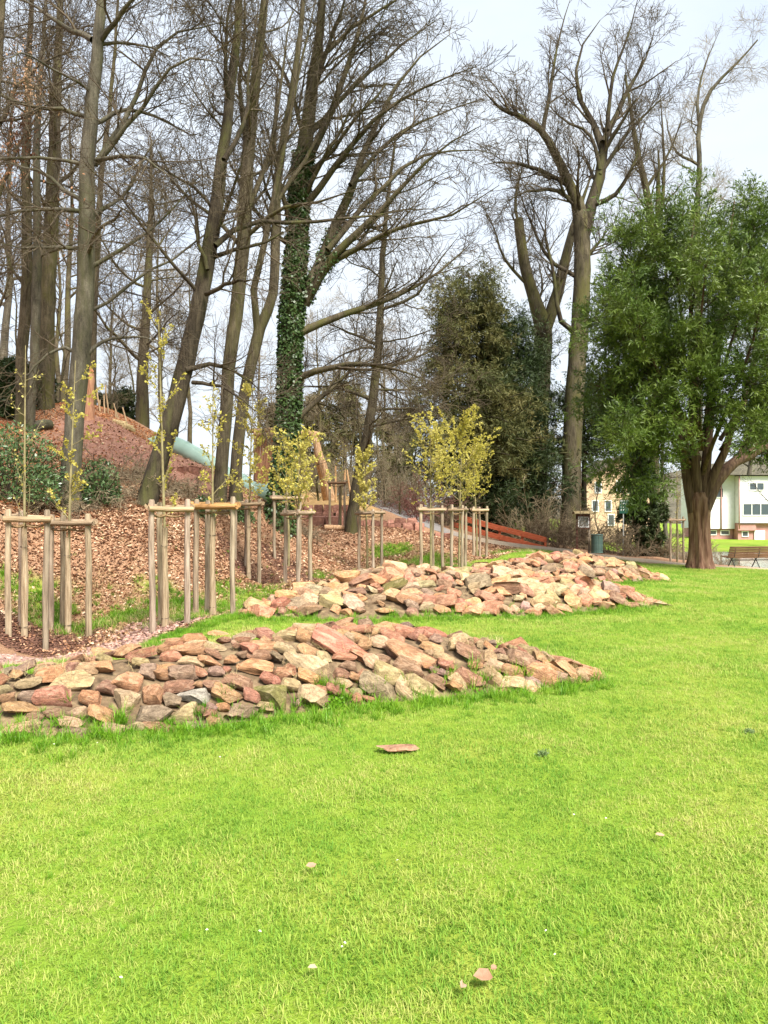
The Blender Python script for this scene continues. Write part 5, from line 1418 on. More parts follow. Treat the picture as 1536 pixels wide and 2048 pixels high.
T = [
    ('stake frame at the left picture edge with a fresh orange-brown post', [(16, 10.7), (90, 10.85), (43, 11.3)], 1037, (49, 11.0), 'sparse thin sapling in the leftmost stake frame', 690, (1.5, 3.9), 160, 1.62, .35, None),
    ('second stake frame from the left, its rail just below the first', [(101, 11.7), (178, 11.45), (126, 12.0)], 1045, (136, 11.65), 'upright sapling with yellow leaves in the second frame from the left', 720, (1.7, 4.0), 1000, 1.5, .36, None),
    ('stake frame standing in a mulch mound, third from the left', [(305, 10.9), (374, 11.2), (322, 11.55)], 1017, (330, 11.25), 'tall yellow-leaved sapling in the mulch mound frame', 640, (1.7, 4.5), 800, 1.5, .42, None),
    ('stake frame with a bright orange rail, fourth from the left', [(391, 12.25), (465, 11.9), (414, 12.45)], 1012, (425, 12.15), 'slim yellow sapling in the frame with the orange rail', 780, (1.6, 3.5), 700, 1.62, .34, (1.25, .9, .5, 1)),
    ('stake frame just right of the orange-railed one, farther back', [(470, 17.7), (518, 17.4), (492, 18.0)], 1008, (497, 17.6), 'yellow sapling in front of the playground tower', 775, (1.7, 4.6), 1900, 1.5, .5, None),
    ('stake frame partly hidden at the foot of the ivy-clad tree', [(549, 20.0), (599, 20.1), (575, 20.6)], 996, (577, 20.2), 'yellow sapling beside the ivy-clad trunk', 880, (1.7, 3.4), 800, None, .5, None),
    ('stake frame below the ivy-clad tree with one pale and one dark rail', [(571, 17.0), (596, 16.3), (620, 16.6)], 1027, (597, 16.7), 'bushy yellow sapling below the ivy-clad tree', 890, (1.5, 3.1), 2200, None, .7, None),
    ('small stake frame highest on the bank before the sandstone steps', [(660, 27.6), (689, 27.4), (679, 28.1)], 966, (681, 27.7), 'thin leafless sapling in the highest stake frame', 880, (1.8, 3.2), 60, None, .4, (.6, .45, .35, 1)),
    ('stake frame at the left end of the second stone heap', [(718, 22.2), (746, 21.6), (763, 22.1)], 1026, (734, 21.9), 'narrow yellow sapling left of the grey path', 905, (1.7, 3.6), 2400, None, .42, None),
    ('stake frame with long pale front rail left of the paired frames', [(842, 20.4), (885, 20.5), (866, 21.0)], 1019, (861, 20.7), 'yellow sapling with spire top, left of the two bushy ones', 842, (1.75, 4.2), 3000, None, .75, None),
    ('left one of two overlapping stake frames before the red fence', [(903, 21.2), (924, 21.0), (931, 22.0)], 1020, (918, 21.5), 'bushiest yellow sapling, spreading to the right', 855, (1.75, 4.0), 4200, None, 1.0, None),
    ('right one of two overlapping stake frames before the red fence', [(947, 24.4), (973, 24.6), (960, 25.2)], 1020, (953, 24.8), 'yellow sapling in the frame nearest the red fence', 900, (1.9, 3.6), 2000, None, .75, None),
]
for i, (lab, posts, yc, stem, slab, top, crown, nl, wrap, wid, tint) in enumerate(T):
    stakes(lab, posts, yc, 10 + i, tint, stem=stem)
    sapling(slab, stem[0], stem[1], top, crown, nl, 400 + i, wrap, wid=wid, nb=24 if nl > 1000 else 12, ls=.032 if stem[1] < 15 else .044, lean=.12 * math.sin(i * 2.1))
stakes('stake frame at the far right between the ivy column and the yew', [(1341, 33.0), (1367, 33.0), (1355, 33.6)], 1040, 40, None, stem=(1354, 33.2))
sapling('bare thin sapling in the far right stake frame', 1354, 33.2, 900, (1.8, 4.5), 30, 440, None, wid=.5, nb=14)

# ------------------------------------------------------------------ sandstone steps and wall
t = NT('red_sandstone')
vec = t.coord('Object')
cc = t.mix(1.0, t.ramp(t.noise(vec, 4, 6), [(0.3, (.19, .085, .06)), (0.55, (.33, .16, .115)), (0.8, (.46, .26, .18))]), t.objcol(), 'MULTIPLY')
M['redstone'] = t.done(t.bsdf(cc, .9, t.bump(t.noise(vec, 14, 6), .7, .03), .2))
BL = []
for k in range(6):
    v, f = make_rock(500 + k, (1, 1, 1), planes=2, blocky=1.0, level=3, rough=.008, skew=.07)
    BL.append(np_mesh('stone_block', v, [f], M['redstone'], smooth=True, sharp=30))
def blockrow(root, org, px0, px1, d0, d1, py_top, py_bot, n, depth=.5, jitter=.03):
    r = random.Random(int(px0 + py_top))
    for i in range(n):
        a, b = i / n, (i + 1) / n
        p0, p1 = W(px0 + (px1 - px0) * a, py_top, d0 + (d1 - d0) * a), W(px0 + (px1 - px0) * b, py_bot, d0 + (d1 - d0) * b)
        w_ = abs(p1[0] - p0[0]) * 1.03
        c = (p0 + p1) / 2
        hgt = abs(W(0, py_top, (d0 + d1) / 2)[2] - W(0, py_bot, (d0 + d1) / 2)[2]) * 1.08
        o = put('stone_block', BL[r.randrange(6)], root, c - org + np.array([0, depth / 2, r.uniform(-jitter, jitter) * .5]), (r.uniform(-.03, .03), r.uniform(-.03, .03), r.uniform(-.06, .06) + r.choice((0, PI))))
        o.scale = (w_, depth, hgt)
        k = r.uniform(.75, 1.25)
        o.color = (k, k, k, 1)
org = W(680, 1058, 29); root = thing('sandstone_steps', 'broad steps of red sandstone blocks leading up to the playground', 'steps', org)
blockrow(root, org, 548, 705, 29.8, 29.8, 1010, 1026, 8)
blockrow(root, org, 556, 712, 29.5, 29.5, 1024, 1040, 7)
blockrow(root, org, 570, 705, 29.0, 29.0, 1033, 1060, 5)
blockrow(root, org, 712, 790, 29.0, 29.0, 1040, 1066, 5)
blockrow(root, org, 780, 850, 29.0, 29.2, 1046, 1066, 3)
blockrow(root, org, 790, 835, 29.8, 30, 1036, 1050, 2)
blockrow(root, org, 850, 905, 28.8, 29.0, 1066, 1078, 3)
org = W(320, 980, 21.5); root = thing('retaining_wall', 'low red sandstone block wall below the bare earth slope', 'wall', org)
blockrow(root, org, 232, 400, 20.2, 21.8, 932, 958, 6, .6)
blockrow(root, org, 240, 420, 20.0, 21.6, 955, 984, 6, .6)
blockrow(root, org, 470, 545, 25.5, 26.5, 990, 1022, 3, .6)

# ------------------------------------------------------------------ slide, playground timbers, poles, logs
t = NT('slide_plastic')
vec = t.coord('Object')
M['mint'] = t.done(t.bsdf(t.ramp(t.noise(vec, 3, 4), [(0.3, (.28, .42, .35)), (0.7, (.38, .53, .45))]), .35, None, .5))
M['seam'] = noise_mat('slide_seam', [(0.3, (.12, .2, .19)), (0.7, (.18, .28, .26))], 8)
org = W(420, 960, 25); root = thing('tube_slide', 'mint green tube slide running down the earth slope', 'slide', org)
path = np.array([W(302, 893, 25.6), W(330, 886, 25.3), W(362, 896, 25.0), W(415, 926, 24.8), W(450, 950, 24.7), W(480, 964, 24.6), W(500, 978, 24.5), W(522, 985, 24.6), W(545, 983, 24.9)])
P, R = resample(path, np.full(len(path), .29), 60)
g = Geo(); g.tube(P - org, .29, 24, caps=False)
g.build('tube', M['mint'], root, smooth=True)
g = Geo(); g.tube(P - org, .275, 24, caps=False)
g.build('tube_lining', M['seam'], root, smooth=True)
for k in (0, 9, 18, 27, 36, 45, 52, 59):
    kk = min(k, 58)
    u = unit(P[kk + 1] - P[kk])
    gg = Geo().tube(np.array([P[k] - u * .03, P[k] + u * .03]) - org, .302, 24, caps=False)
    put('flange', gg.mesh('flange', M['mint' if k else 'seam'], True), root)
M['timber'] = wood('robinia_timber', (.28, .15, .075), (.48, .29, .16), (.62, .43, .27))
M['plank'] = wood('red_plank', (.28, .12, .065), (.46, .22, .125), (.56, .3, .18))
def log(root, org, a, b, r0, r1=None, name='log', mat='timber', bend=.03, tint=(1, 1, 1, 1), seed=0):
    r = random.Random(seed + int(a[0] * 100))
    r1 = r0 if r1 is None else r1
    n = 8
    pts = np.array([a * (1 - t_) + b * t_ + np.array([r.uniform(-1, 1), 0, r.uniform(-1, 1)]) * bend for t_ in np.linspace(0, 1, n)])
    g = Geo().tube(pts - org, np.linspace(r0, r1, n) * np.array([r.uniform(.95, 1.05) for _ in range(n)]), 12)
    o = put(name, g.mesh(name, M[mat], True, 45), root)
    o.color = tint
    return o
org = W(530, 985, 29); org[2] = h1(org[0], org[1]); root = thing('play_tower', 'timber play tower with reddish board wall half behind the ivy trunk', 'play tower', org)
for k, px in enumerate(np.linspace(513, 555, 9)):
    a = W(px, 866, 29); b = W(px, 972, 29)
    g = Geo().box((0, 0, 0), (.092, .03, a[2] - b[2] + .04 * math.sin(k * 5)), bev=.006)
    o = put('board', g.mesh('board', M['plank']), root, (a + b) / 2 - org + np.array([0, .006 * (k % 2), 0]))
    kk = .85 + .3 * ((k * 7) % 5) / 5
    o.color = (kk, kk, kk, 1)
log(root, org, W(500, 862, 28.8), W(560, 860, 28.8), .09, name='beam')
log(root, org, W(508, 869, 28.7), W(562, 868, 28.7), .075, name='beam', tint=(1.1, 1.1, 1.05, 1))
for px, dd in ((512, 29.2), (556, 29.2), (512, 30.8), (556, 30.8)):
    b = W(px, 862, dd); a = b.copy(); a[2] = h1(b[0], b[1]) - .2
    log(root, org, a, b, .1, .085, name='corner_post', tint=(.9, .9, .9, 1))
log(root, org, W(530, 985, 28.6), W(545, 945, 28.8), .1, name='handrail', mat='plank')
org = W(650, 1005, 33.5); org[2] = h1(org[0], org[1]); root = thing('swing_frame', 'rough timber swing frame with leaning log leg and crossbeam', 'swing frame', org)
log(root, org, W(668, 1012, 33), W(627, 868, 33.5), .2, .15, name='leg', bend=.04)
log(root, org, W(655, 1008, 35.5), W(627, 868, 33.6), .17, .13, name='leg', bend=.04, tint=(.85, .85, .85, 1))
log(root, org, W(560, 866, 33.5), W(638, 868, 33.5), .13, name='crossbeam', tint=(1.1, 1.1, 1, 1))
pole_labs = ['thin pale pole left of the highest stake frame', 'thin pale pole seen through the highest stake frame', 'slanting thin pole right of the highest stake frame', 'thin pale pole rising behind the slide outlet', 'thin slanting pole behind the bushy sapling']
for k, (a, b, d) in enumerate([((672, 1005), (671, 932), 31.5), ((690, 1005), (690, 940), 31.5), ((704, 1005), (694, 940), 31.8), ((520, 985), (510, 905), 30), ((618, 1005), (608, 955), 32)]):
    A, B = W(*a, d), W(*b, d)
    A[2] = min(A[2], h1(A[0], A[1]) - .05)
    o = log(None, A, A, B, .045, .035, name='timber_pole', bend=.008, tint=(1.25, 1.2, 1.1, 1)); o.location = tuple(A)
    tag(o, pole_labs[k], 'pole', 'thin playground poles')
org = W(240, 875, 25.5); org[2] = h1(org[0], org[1]); root = thing('pole_fence', 'ragged fence of thin pale poles along the ridge', 'fence', org)
for k, (a, b) in enumerate([((203, 850), (194, 775)), ((212, 850), (207, 790)), ((222, 866), (210, 770)), ((246, 878), (228, 806)), ((262, 892), (246, 815)), ((216, 832), (246, 872)), ((236, 872), (230, 820)), ((198, 848), (200, 800))]):
    A, B = W(*a, 25.8), W(*b, 25.8)
    A[2] = min(A[2], h1(A[0], A[1]) - .03)
    log(root, org, A, B, .035, .022, name='pole', mat='post', bend=.015, tint=(1.3, 1.15, .95, 1), seed=k)
A, B = W(62, 858, 21), W(98, 842, 21.8); A[2] = h1(A[0], A[1]) + .12; B[2] = h1(B[0], B[1]) + .14
root = thing('fallen_log', 'short thick fallen log lying on the orange leaves, far left', 'log', A)
log(root, A, A, B, .17, .15, name='stem', mat='bark_grey')
log(root, A, B, B + (B - A) * .03, .135, .135, name='sawn_end', mat='timber', tint=(.8, .8, .8, 1))
A = W(178, 862, 23.5); A[2] = h1(A[0], A[1]); B = W(180, 745, 23.5)
root = thing('tree_snag', 'splintered reddish dead trunk standing beside the beech', 'tree snag', A)
log(root, A, A - np.array([0, 0, .2]), B, .2, .13, name='trunk', mat='plank', tint=(.9, .95, 1.0, 1))
for k in range(4):
    p = B + np.array([.06 * math.cos(k * 1.7), .06 * math.sin(k * 1.7), -.1])
    log(root, A, p, p + np.array([.02, 0, .25 + .1 * (k % 3)]), .045, .008, name='splinter', mat='plank', tint=(1.3, 1.2, 1.1, 1), seed=k)
A, B = W(650, 1056, 27.2), W(713, 1056, 27.4); A[2] = h1(A[0], A[1]) + .09; B[2] = h1(B[0], B[1]) + .09
root = thing('edging_log', 'pale round log lying across the foot of the steps', 'log', A)
log(root, A, A, B, .1, .095, name='stem', tint=(1.1, 1.1, 1.1, 1))
M['cutwood'] = wood('split_wood', (.3, .2, .1), (.5, .38, .2), (.62, .5, .3))
for k, (px, py, d) in enumerate([(240, 878, 24.6), (252, 886, 24.5), (246, 893, 24.3), (258, 898, 24.2)]):
    p = W(px, py, d); p[2] = h1(p[0], p[1]) + .08
    g = Geo().box((0, 0, 0), (.45, .16, .12), bev=.02)
    o = put('log_piece', g.mesh('log_piece', M['cutwood']), None, p, (.1 * k, .2, .4 * k))
    tag(o, ['uppermost pale split log piece before the pole fence', 'second pale split log piece below the uppermost one', 'third pale split log piece on the ridge edge', 'lowest pale split log piece on the ridge edge'][k], 'log', 'split logs on the ridge')
    o.color = (1, 1, 1, 1)

# ------------------------------------------------------------------ red plank fence
M['redpaint'] = noise_mat('red_stain', [(0.3, (.26, .055, .022)), (0.6, (.4, .1, .045)), (0.8, (.5, .16, .08))], 6, (.6, 4, 4), bump=.3, bscale=14, bdist=.01)
org = W(1090, 1090, 34.5); org[2] = h1(org[0], org[1]); root = thing('plank_fence', 'low red-stained plank fence sloping down beside the path', 'fence', org)
fp = [W(905, 1029, 35.8), W(955, 1043, 35.3), W(1000, 1055, 35), W(1045, 1066, 34.8), W(1091, 1078, 34.6)]
for k in range(4):
    a, b = fp[k], fp[k + 1]
    for dz, hh_ in ((0, .26), (-.42, .24)):
        if k == 0 and dz < 0: pass
        q0, q1 = a + np.array([0, 0, dz]), b + np.array([0, 0, dz])
        u = q1 - q0
        L = np.linalg.norm(u)
        g = Geo().box((0, 0, 0), (L * .995, .045, hh_), bev=.006)
        put('plank', g.mesh('plank', M['redpaint']), root, (q0 + q1) / 2 - org + np.array([0, 0, -.04]), (0, -math.asin(u[2] / L), math.atan2(u[1], u[0])))
for p in fp:
    z0 = h1(p[0], p[1] + .08)
    h_ = p[2] + .06 - z0 + .3
    g = Geo().box((0, 0, 0), (.11, .11, h_), bev=.008)
    put('post', g.mesh('post', M['redpaint']), root, np.array([p[0], p[1] + .085, z0 - .3 + h_ / 2]) - org)

# ------------------------------------------------------------------ notice board, bin, sign, bench
M['brownwood'] = wood('dark_brown_wood', (.06, .025, .02), (.12, .05, .038), (.18, .085, .06))
M['shingle'] = noise_mat('board_roof', [(0.3, (.13, .1, .05)), (0.7, (.3, .23, .12))], 8)
t = NT('poster')
vec = t.coord('Object')
M['poster'] = t.done(t.bsdf(t.ramp(t.noise(vec, 5, 4), [(0.35, (.08, .08, .075)), (0.55, (.22, .21, .2)), (0.7, (.5, .5, .48))]), .25, None, .5))
M['white'] = noise_mat('white_paint', [(0.3, (.7, .7, .68)), (0.7, (.8, .8, .78))], 6, rough=.5)
d = 36.0
x0 = W(1166, 0, d)[0]
z0 = h1(x0, d)
org = np.array([x0, d, z0]); root = thing('notice_board', 'brown wooden notice board with little roof and framed poster', 'notice board', org)
px_m = FOC / d
def zpx(py): return EYE - (py - HZ) / FOC * d - z0
for s in (-1, 1):
    g = Geo().box((0, 0, 0), (.09, .09, zpx(1027) + .3), bev=.008)
    o = put('post', g.mesh('post', M['brownwood' if s < 0 else 'post']), root, (s * .29, 0, (zpx(1027) - .3) / 2))
    o.color = (1, 1, 1, 1)
g = Geo().box((0, 0, 0), (.66, .07, zpx(1028) - zpx(1058)), bev=.006)
o = put('panel', g.mesh('panel', M['brownwood']), root, (0, -.06, (zpx(1028) + zpx(1058)) / 2)); o.color = (1, 1, 1, 1)
cz = (zpx(1034) + zpx(1054)) / 2; hh_ = zpx(1034) - zpx(1054)
fr = Geo()
for sx, sz, w_, h_ in ((0, hh_ / 2, .52, .03), (0, -hh_ / 2, .52, .03), (-.245, 0, .03, hh_ - .03), (.245, 0, .03, hh_ - .03)):
    fr.box((sx, -.105, cz + sz), (w_, .02, h_))
pf = fr.build('poster_frame', M['white'], root)
put('poster', Geo().box((0, -.1, cz), (.46, .008, hh_ - .03)).mesh('poster', M['poster']), root)
for s in (-1, 1):
    g = Geo().box((0, 0, 0), (.95, .34, .035), bev=.004)
    rf = put('roof_board', g.mesh('roof_board', M['shingle']), root, (0, s * .14, zpx(1025)), (s * -.38, 0, 0))
M['bin'] = noise_mat('green_bin', [(0.3, (.07, .13, .11)), (0.7, (.13, .2, .17))], 5, rough=.5)
x0, d = W(1194, 0, 35.5)[0], 35.5
z0 = h1(x0, d); org = np.array([x0, d, z0]); root = thing('litter_bin', 'slatted grey-green metal litter bin beside the notice board', 'litter bin', org)
for k in range(22):
    a = k * 2 * PI / 22
    g = Geo().box((0, 0, 0), (.068, .012, .86), bev=.003)
    put('slat', g.mesh('slat', M['bin']), root, (.265 * math.cos(a), .265 * math.sin(a), .48), (0, 0, a + PI / 2))
put('liner', Geo().tube(np.array([[0, 0, .06], [0, 0, .84]]), .235, 20).mesh('liner', M['wire'], True, 40), root)
for z_ in (.92, .07):
    a = np.linspace(0, 2 * PI, 33)
    put('rim', Geo().tube(np.stack([.27 * np.cos(a), .27 * np.sin(a), 0 * a + z_], 1), .022, 8, caps=False).mesh('rim', M['bin'], True), root)
M['signgreen'] = noise_mat('sign_green', [(0.3, (.012, .06, .045)), (0.7, (.02, .085, .065))], 3, rough=.4)
M['galv'] = noise_mat('galvanised', [(0.3, (.3, .31, .3)), (0.7, (.45, .46, .44))], 8, rough=.45)
x0, d = W(1246.5, 0, 36)[0], 36.0
z0 = h1(x0, d); org = np.array([x0, d, z0]); root = thing('park_sign', 'dark green rules sign on a thin grey post', 'sign', org)
def zpx(py): return EYE - (py - HZ) / FOC * d - z0
put('post', Geo().tube(np.array([[0, 0, -.3], [0, 0, zpx(985)]]), .03, 10).mesh('post', M['galv'], True, 40), root)
sz0, sz1 = zpx(1027), zpx(999)
pl = put('plate', Geo().box((0, -.045, (sz0 + sz1) / 2), (.4, .02, sz1 - sz0), bev=.003).mesh('plate', M['signgreen']), root)
sym = Geo()
for r_ in range(3):
    for c_ in range(3):
        xx, zz = (c_ - 1) * .11, sz1 - .2 - r_ * .145
        sym.box((xx, -.0575, zz), (.055, .003, .02)); sym.box((xx - .012, -.0585, zz - .03), (.018, .003, .05)); sym.box((xx + .018, -.0585, zz + .03), (.022, .003, .03))
sym.box((0, -.0575, sz1 - .07), (.3, .003, .035))
sym.build('pictograms', M['white'], pl)

M['benchwood'] = noise_mat('bench_wood', [(0.3, (.075, .04, .02)), (0.55, (.17, .1, .055)), (0.8, (.27, .18, .1))], 5, (.5, 5, 5), bump=.4, bscale=14, bdist=.008, rnd=.15)
M['iron'] = noise_mat('dark_iron', [(0.3, (.03, .03, .028)), (0.7, (.06, .06, .055))], 10, rough=.5)
a0, a1 = W(1462, 1134, 31.0), W(1600, 1136, 31.4)
org = np.array([a0[0], a0[1], h1(a0[0], a0[1])]); ang = math.atan2(a1[1] - a0[1], a1[0] - a0[0])
root = thing('park_bench', 'slatted wooden bench with iron X-legs seen from behind, right edge', 'bench', org, None, ang)
LB = 2.7
for k in range(5):        # backrest: slats rising away from the pond, seen from behind
    put('slat', Geo().box((0, 0, 0), (LB, .032, .088), bev=.006).mesh('slat', M['benchwood']), root, (LB / 2 - .15, -.02 - .035 * k, .44 + .098 * k), (.34, 0, 0))
for k in range(5):
    put('slat', Geo().box((0, 0, 0), (LB, .085, .03), bev=.006).mesh('slat', M['benchwood']), root, (LB / 2 - .15, .06 + .1 * k, .41 + .012 * k))
for xx in (.12, 1.2, 2.3):
    g = Geo()
    g.tube(np.array([[xx, -.13, -.02], [xx, .16, .36], [xx, .5, .44]]), .02, 8)
    g.tube(np.array([[xx, .42, -.02], [xx, .12, .36], [xx, -.04, .46], [xx, -.16, .86]]), .02, 8)
    g.build('leg', M['iron'], root, smooth=True, sharp=40)
put('stretcher', Geo().tube(np.array([[.12, .14, .3], [2.3, .14, .3]]), .018, 8).mesh('stretcher', M['iron'], True, 40), root)

# ------------------------------------------------------------------ houses beyond the pond
M['wallwhite'] = noise_mat('white_render', [(0.3, (.66, .67, .68)), (0.7, (.76, .77, .78))], 2, rough=.9)
M['wallpink'] = noise_mat('pink_render', [(0.3, (.4, .2, .18)), (0.7, (.5, .27, .24))], 2)
M['wallpeach'] = noise_mat('peach_render', [(0.3, (.55, .38, .24)), (0.7, (.66, .48, .32))], 1.5)
M['glass'] = NT('window_glass')
t = M['glass']; M['glass'] = t.done(t.bsdf((.06, .08, .09), .08, None, .6))
M['tile'] = noise_mat('roof_tile', [(0.3, (.11, .085, .07)), (0.7, (.19, .15, .125))], 3)
def window(root, x, y, z, w, h, panes=1, name='window'):
    g = Geo()
    e = .09
    g.box((x, y - .03, z + h / 2 - e / 2), (w, .1, e)); g.box((x, y - .03, z - h / 2 + e / 2), (w, .1, e))
    for k in range(panes + 1):
        g.box((x - w / 2 + e / 2 + (w - e) * k / panes, y - .03, z), (e, .1, h - 2 * e))
    fo = g.build(name, M['white'], root)
    for k in range(panes):
        pw_ = (w - e) / panes
        put('pane', Geo().box((x - w / 2 + e / 2 + pw_ * (k + .5), y - .01, z), (pw_ - e, .03, h - 2 * e)).mesh('pane', M['glass']), fo)
    return fo
d = 88.0
org = W(1478, 1078, d); org[2] = h1(org[0], org[1]); root = thing('white_house', 'white rendered house with pink basement beyond the pond, right edge', 'house', org)
s = d / FOC
def hx(px): return (px - 768) * s - org[0]
def hzz(py): return EYE - (py - HZ) * s - org[2]
def wall(name, px0, px1, py0, py1, yo, dep, mat):
    return put(name, Geo().box(((hx(px0) + hx(px1)) / 2, yo + dep / 2, (hzz(py0) + hzz(py1)) / 2), (abs(hx(px1) - hx(px0)), dep, abs(hzz(py0) - hzz(py1)))).mesh(name, M[mat]), root)
wall('wall', 1424, 1479, 950, 1058, 1.2, 8, 'wallwhite')
wall('wall', 1479.5, 1660, 952, 1046, 0, 9, 'wallwhite')
wall('basement', 1425, 1478, 1058.5, 1085, 1.6, 7, 'wallpink')
wall('basement', 1480, 1650, 1046.5, 1085, .5, 8, 'wallpink')
wall('lintel_band', 1478, 1514, 1048, 1061, .2, .3, 'wallpink')
wall('garage_door', 1512, 1533, 1061, 1080, .35, .1, 'wallwhite')
for px in (1427, 1451, 1478):
    put('downpipe', Geo().tube(np.array([[hx(px), 1.08 if px < 1470 else -.1, hzz(1058)], [hx(px), 1.08 if px < 1470 else -.1, hzz(952)]]), .07, 8).mesh('downpipe', M['wallpink'], True), root)
window(root, hx(1513), 0, hzz(973), 1.8, .95, 2)
window(root, hx(1512), 0, hzz(1019), 3.2, 1.45, 3)
window(root, hx(1575), 0, hzz(973), 1.8, .95, 2)
window(root, hx(1590), 0, hzz(1019), 2.4, 1.45, 2)
window(root, hx(1446), 1.2, hzz(985), 1.2, 1.2, 1)
for px in (1436, 1462):
    window(root, hx(px), 1.6, hzz(1066), 1.1, .6, 1)
window(root, hx(1494), .5, hzz(1068), .8, .7, 1)
for c_, w_ in (((1340 + 1660) / 2, 320),):
    g = Geo()
    zr = hzz(951) + .05
    x0_, x1_ = hx(1421), hx(1666)
    g.add(np.array([[x0_, -.5, zr], [x1_, -.5, zr], [x1_, 9.6, zr], [x0_, 9.6, zr], [x0_, 4.5, zr + .2], [x1_, 4.5, zr + .2]]), [[0, 1, 5, 4], [2, 3, 4, 5], [3, 2, 1, 0]], [[0, 4, 3], [1, 2, 5]])
    g.build('roof', M['tile'], root)
d = 80.0
s = d / FOC
org = W(1235, 1070, d); org[2] = h1(org[0], org[1]); root = thing('peach_house', 'peach-coloured gabled house glimpsed behind the green sign', 'house', org)
zt, zr = hzz(965), hzz(915)
x0_, x1_ = hx(1165), hx(1320)
g = Geo(); g.add(np.array([[x0_, 0, -2], [x1_, 0, -2], [x1_, 0, zt], [(x0_ + x1_) / 2, 0, zr], [x0_, 0, zt], [x0_, 9, -2], [x1_, 9, -2], [x1_, 9, zt], [(x0_ + x1_) / 2, 9, zr], [x0_, 9, zt]]), [[0, 1, 2, 4], [1, 6, 7, 2], [5, 0, 4, 9], [6, 5, 9, 7]], [[4, 2, 3], [7, 9, 8]])
g.build('wall', M['wallpeach'], root)
for sgn in (-1, 1):
    xm = (x0_ + x1_) / 2; hw = (x1_ - x0_) / 2
    sl = math.atan2(zr - zt, hw); Ls = math.hypot(hw, zr - zt) + .5
    put('roof', Geo().box((0, 0, 0), (Ls, 10, .2)).mesh('roof', M['tile']), root, (xm + sgn * Ls / 2 * math.cos(sl), 4.5, zr + .15 - Ls / 2 * math.sin(sl)), (0, sgn * sl, 0))
for px, py in ((1216, 1012), (1239, 973), (1255, 1012), (1222, 1040), (1270, 975), (1196, 975), (1190, 1012)):
    window(root, hx(px), 0, hzz(py), .75, 1.25, 1)
d = 76.0
s = d / FOC
# wooded hill far behind the houses
hill_x = np.linspace(-60, 260, 60); hill_y = np.linspace(120, 330, 24)
HX, HY = np.meshgrid(hill_x, hill_y)
HZ_ = 22 * np.exp(-((HX - 130) / 75) ** 2) * np.exp(-((HY - 235) / 75) ** 2) - 2.2 + 1.0 * vnoise(HX / 6, HY / 6, 3)
ii = np.arange(HX.size).reshape(HX.shape)
q = np.stack([ii[:-1, :-1], ii[:-1, 1:], ii[1:, 1:], ii[1:, :-1]], -1).reshape(-1, 4)
M['hill'] = noise_mat('hill_wood', [(0.3, (.09, .08, .05)), (0.6, (.17, .15, .1)), (0.8, (.12, .14, .06))], .25, coord='Object', bump=1, bscale=.8, bdist=2)
tag(put('hill', np_mesh('hill', np.stack([HX, HY, HZ_], -1).reshape(-1, 3), [q], M['hill'])), 'low wooded hill beyond the houses', None, None, 'structure')

# ------------------------------------------------------------------ small things on the lawn
v, f = make_rock(900, (.3, .1, .03), planes=4, blocky=1.0, rough=.02)
o = put('stone_slab', np_mesh('stone_slab', v, [f], M['stone'], True, sharp=30), None, W(796, 1501, 5.1) * np.array([1, 1, 0]) + np.array([0, 0, .016]), (.02, 0, .08))
o.color = (.34, .19, .12, 1)
tag(o, 'flat reddish sandstone slab lying alone in the lawn', 'stone')
M['pinkleaf'] = leaf_mat('pale_dead_leaf', [(0.3, (.34, .19, .12)), (0.7, (.5, .34, .25))], trans=.2, wscale=30, perobj=.3)
M['petal'] = noise_mat('petal', [(0.3, (.62, .56, .5)), (0.7, (.78, .74, .7))], 30)
def lawn_leaf(px, py, L, lab, mat='pinkleaf', rz=0., name='fallen_leaf', group=None, cat='leaf', tilt=.25):
    d = EYE * FOC / (py - HZ)
    p = W(px, py, d); p[2] = h1(p[0], p[1]) + .045
    m_ = leaf_mesh(name, M[mat], int(px), L)
    o = put(name, m_, None, p, (tilt, .15, rz))
    tag(o, lab, cat, group)
lawn_leaf(967, 1967, .075, 'largest curled pinkish dead leaf near the bottom of the lawn', rz=.2, tilt=.6)
lawn_leaf(925, 1985, .045, 'small dead leaf just left of the largest dead leaf', rz=1.2, tilt=.6)
lawn_leaf(987, 1950, .035, 'small dead leaf just right above the largest dead leaf', rz=.9, tilt=.5)
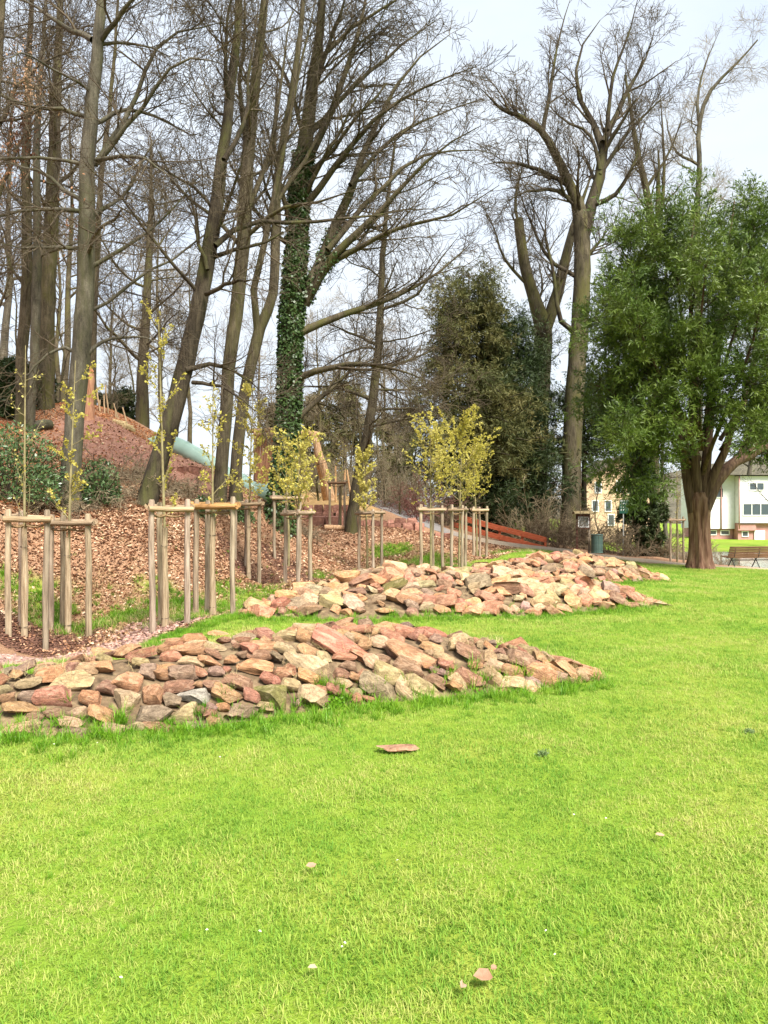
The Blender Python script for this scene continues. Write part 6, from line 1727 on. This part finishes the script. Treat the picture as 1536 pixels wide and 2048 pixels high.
lawn_leaf(622, 1735, .05, 'slim tan dead leaf on the lawn below the flat slab', rz=.5, tilt=.5)
lawn_leaf(625, 1946, .035, 'brown dead leaf left of the largest leaf near the bottom', rz=.3)
lawn_leaf(1320, 1680, .05, 'brown dead leaf on the right part of the lawn', rz=.1)
pet = 'tiny pale petal lying in the grass'
for px, py in [(242, 1966), (414, 1867), (795, 1726), (1148, 1638), (1110, 1924), (1092, 1875), (1212, 1646), (684, 1903), (108, 1500), (30, 1488), (195, 1495), (300, 1492), (1357, 1365), (440, 1520), (690, 1895), (520, 1870)]:
    lawn_leaf(px, py, .013, pet, 'petal', rz=px * .7, name='petal', group='pale petals on the lawn', cat='petal')

# leafy weeds in the lawn
M['weed_leaf'] = leaf_mat('weed_leaf', [(0.3, (.16, .26, .08)), (0.7, (.34, .42, .2))], trans=.3, wscale=20, perobj=.2)
def weed(px, py, r, lab, mat, seed, n=60):
    d = EYE * FOC / (py - HZ)
    p = W(px, py, d); p[2] = h1(p[0], p[1])
    rs = np.random.RandomState(seed)
    root = thing('weed', lab, 'plant', p)
    a = rs.rand(n) * 2 * PI
    el = .25 + 1.0 * rs.rand(n)
    dr = np.stack([np.cos(a) * np.cos(el), np.sin(a) * np.cos(el), np.sin(el)], 1)
    l = r * (.5 + .6 * rs.rand(n))
    st = np.stack([dr * 0, dr * (l * .5)[:, None], dr * l[:, None]], 1)
    tv, tf = tube_arrays(st, np.full((n, 3), .0015), 3)
    put('stems', np_mesh('stems', tv, [tf], M[mat]), root)
    lv = leaflets(st, 5, r * .3, r * .17, rs, t0=.35)
    put('leaves', np_mesh('leaves', lv[0], [lv[1]], M[mat], smooth=False), root)
weed(672, 1418, .11, 'bright green leafy weed at the foot of the nearest stone heap', 'grass_lush', 1)
weed(1086, 1509, .05, 'small leafy weed in the open lawn right of the flat slab', 'weed_leaf', 2)
weed(1500, 1467, .045, 'pale grey-green weed near the right picture edge', 'weed_leaf', 3)
weed(110, 1445, .1, 'grey-green weed growing low among the left stones', 'shrub_leaf', 4)
